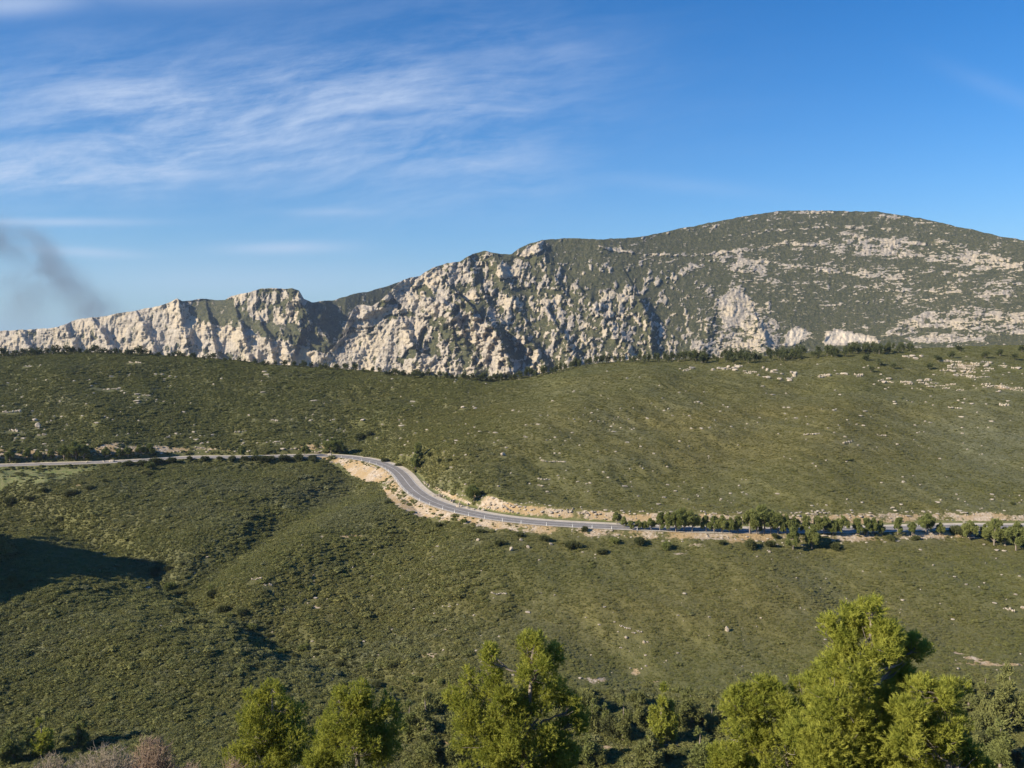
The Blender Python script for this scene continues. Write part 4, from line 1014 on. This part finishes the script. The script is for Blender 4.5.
rip = n.noise(comb(n.m('MULTIPLY', U, 8), n.m('ADD', n.m('MULTIPLY', V2, 22), n.m('MULTIPLY', U, -5))), 1.7, 10, .7, .3)
body = n.noise(comb(n.m('MULTIPLY', U, 2.2), n.m('MULTIPLY', V2, 6)), 1.5, 5, .5)
tex = n.m('ADD', n.m('MULTIPLY', n.step(streak, .30, .78), .66), n.m('MULTIPLY', n.step(rip, .35, .75), .3))
bank = add(gau(120, 130, 330, 62, .02), n.m('MULTIPLY', gau(420, 130, 130, 70), .55), n.m('MULTIPLY', gau(60, 175, 200, 18), .55), n.m('MULTIPLY', gau(420, 55, 220, 50), .30))
c1 = n.m('MULTIPLY', n.m('MULTIPLY', n.m('MULTIPLY', bank, 1.12), tex), n.m('ADD', n.m('MULTIPLY', n.step(body, .3, .7), .75), .5))
c2 = n.m('MULTIPLY', n.m('MAXIMUM', gau(10, 4, 75, 12, -.05), n.m('MULTIPLY', gau(160, -8, 150, 14), .5)), .5)
wisps = add(n.m('MULTIPLY', gau(50, 222, 90, 4), .42), n.m('MULTIPLY', gau(85, 252, 55, 5, .05), .32), n.m('MULTIPLY', gau(282, 248, 62, 6, -.02), .42), n.m('MULTIPLY', gau(330, 212, 60, 4), .15), n.m('MULTIPLY', gau(260, 282, 220, 22), .22), n.m('MULTIPLY', gau(680, 185, 90, 8, .1), .10), n.m('MULTIPLY', gau(1000, 90, 60, 10, .4), .08))
c3 = n.m('MULTIPLY', wisps, n.m('ADD', n.m('MULTIPLY', streak, 1.2), .4))
cl = n.m('MINIMUM', add(c1, c2, c3), .9)
hs = n.new('ShaderNodeHueSaturation'); nt.links.new(sky.outputs[0], hs.inputs['Color']); hs.inputs['Saturation'].default_value = 1.38
CLOUD = (4.7, 5.5, 6.9)
vm = n.new('ShaderNodeVectorMath', operation='MULTIPLY'); nt.links.new(hs.outputs[0], vm.inputs[0]); vm.inputs[1].default_value = (.76, .88, 1.04)
hz = n.m('MULTIPLY', n.m('EXPONENT', n.m('MULTIPLY', n.m('MAXIMUM', V, 0.0), -9.5)), .8)
airc = n.mix(hz, vm.outputs[0], (1.9, 3.5, 5.3))
mixc = n.mix(cl, airc, CLOUD)
bg = n.new('ShaderNodeBackground'); nt.links.new(mixc, bg.inputs[0]); bg.inputs[1].default_value = .088
ow = n.new('ShaderNodeOutputWorld'); nt.links.new(bg.outputs[0], ow.inputs[0])

def box(name, lo, hi):
    v = [(x, y, z) for x in (lo[0], hi[0]) for y in (lo[1], hi[1]) for z in (lo[2], hi[2])]
    f = [(0, 1, 3, 2), (4, 6, 7, 5), (0, 4, 5, 1), (2, 3, 7, 6), (0, 2, 6, 4), (1, 5, 7, 3)]
    return mesh_np(name, v, f, [])
me = box('haze', (-6600, -6600, -131), (6600, 6600, 520))
m, nt = mat('air'); n = N(nt); pv = n.new('ShaderNodeVolumePrincipled'); pv.inputs['Color'].default_value = (.62, .76, 1, 1); pv.inputs['Density'].default_value = 4.5e-5; pv.inputs['Anisotropy'].default_value = .2
nt.links.new(pv.outputs[0], n.new('ShaderNodeOutputMaterial').inputs['Volume']); me.materials.append(m)
tag(link('haze', me), 'thin blue air softening the distant mountain', 'haze', kind='stuff')

# smoke plume drifting behind the left ridge
m, nt = mat('smoke'); n = N(nt); o = n.obj()
sx = n.new('ShaderNodeSeparateXYZ'); nt.links.new(o, sx.inputs[0])
SY = 3900.0
nz = n.noise(o, .006, 5, .6, .5)
tot = None
for px, py, rr_, a in [(-60, 232, 26, .8), (-20, 236, 22, .9), (12, 240, 18, 1.2), (34, 246, 15, 1.2), (48, 260, 15, 1.0), (58, 275, 17, .9), (72, 288, 19, .7), (88, 304, 20, .45), (45, 282, 22, .45), (20, 300, 34, .22), (100, 318, 24, .25)]:
    u0, v0 = ray(px, py); cx, cz = float(u0) * SY, float(v0) * SY; R = rr_ * SY / F_PX
    q = None
    for comp, cc in ((0, cx), (2, cz), (1, 0.0)):
        d = n.m('MULTIPLY', n.m('SUBTRACT', sx.outputs[comp], cc), 1 / R); d = n.m('MULTIPLY', d, d); q = d if q is None else n.m('ADD', q, d)
    e = n.m('MULTIPLY', n.m('EXPONENT', n.m('MULTIPLY', q, -1.6)), a); tot = e if tot is None else n.m('ADD', tot, e)
den = n.m('MULTIPLY', n.m('MULTIPLY', tot, n.step(nz, .28, .72)), .0165)
pv = n.new('ShaderNodeVolumePrincipled'); pv.inputs['Color'].default_value = (.36, .40, .47, 1); nt.links.new(den, pv.inputs['Density'])
nt.links.new(pv.outputs[0], n.new('ShaderNodeOutputMaterial').inputs['Volume'])
v, f = [], []
xs0 = float(ray(-110, 240)[0]) * SY; xs1 = float(ray(125, 240)[0]) * SY; zs0 = float(ray(60, 338)[1]) * SY; zs1 = float(ray(0, 195)[1]) * SY
me = box('smoke', (xs0, -160, zs0), (xs1, 160, zs1)); me.materials.append(m)
tag(link('smoke', me, None, (0, SY, 0)), 'thin dark smoke plume drifting above the left ridge', 'smoke', kind='stuff')

# ------------------------------------------------------------------ camera and render
cam = bpy.data.cameras.new('camera'); cam.sensor_width = 36; cam.lens = 36 * F_PX / 1024; cam.clip_start = .1; cam.clip_end = 40000
co = bpy.data.objects.new('camera', cam); C.objects.link(co); co.location = (0, 0, 0); co.rotation_euler = (pi / 2 - TH, 0, 0); sc.camera = co
sc.render.engine = 'CYCLES'; sc.cycles.use_denoising = True
try: sc.cycles.denoiser = 'OPENIMAGEDENOISE'; sc.cycles.denoising_input_passes = 'RGB_ALBEDO_NORMAL'; sc.cycles.denoising_prefilter = 'ACCURATE'
except Exception: pass
sc.cycles.max_bounces = 5; sc.cycles.diffuse_bounces = 2; sc.cycles.transparent_max_bounces = 4; sc.cycles.volume_bounces = 0
sc.cycles.volume_step_rate = 4; sc.cycles.volume_max_steps = 64
sc.view_settings.view_transform = 'Standard'; sc.view_settings.look = 'None'; sc.view_settings.exposure = .66; sc.view_settings.gamma = 1
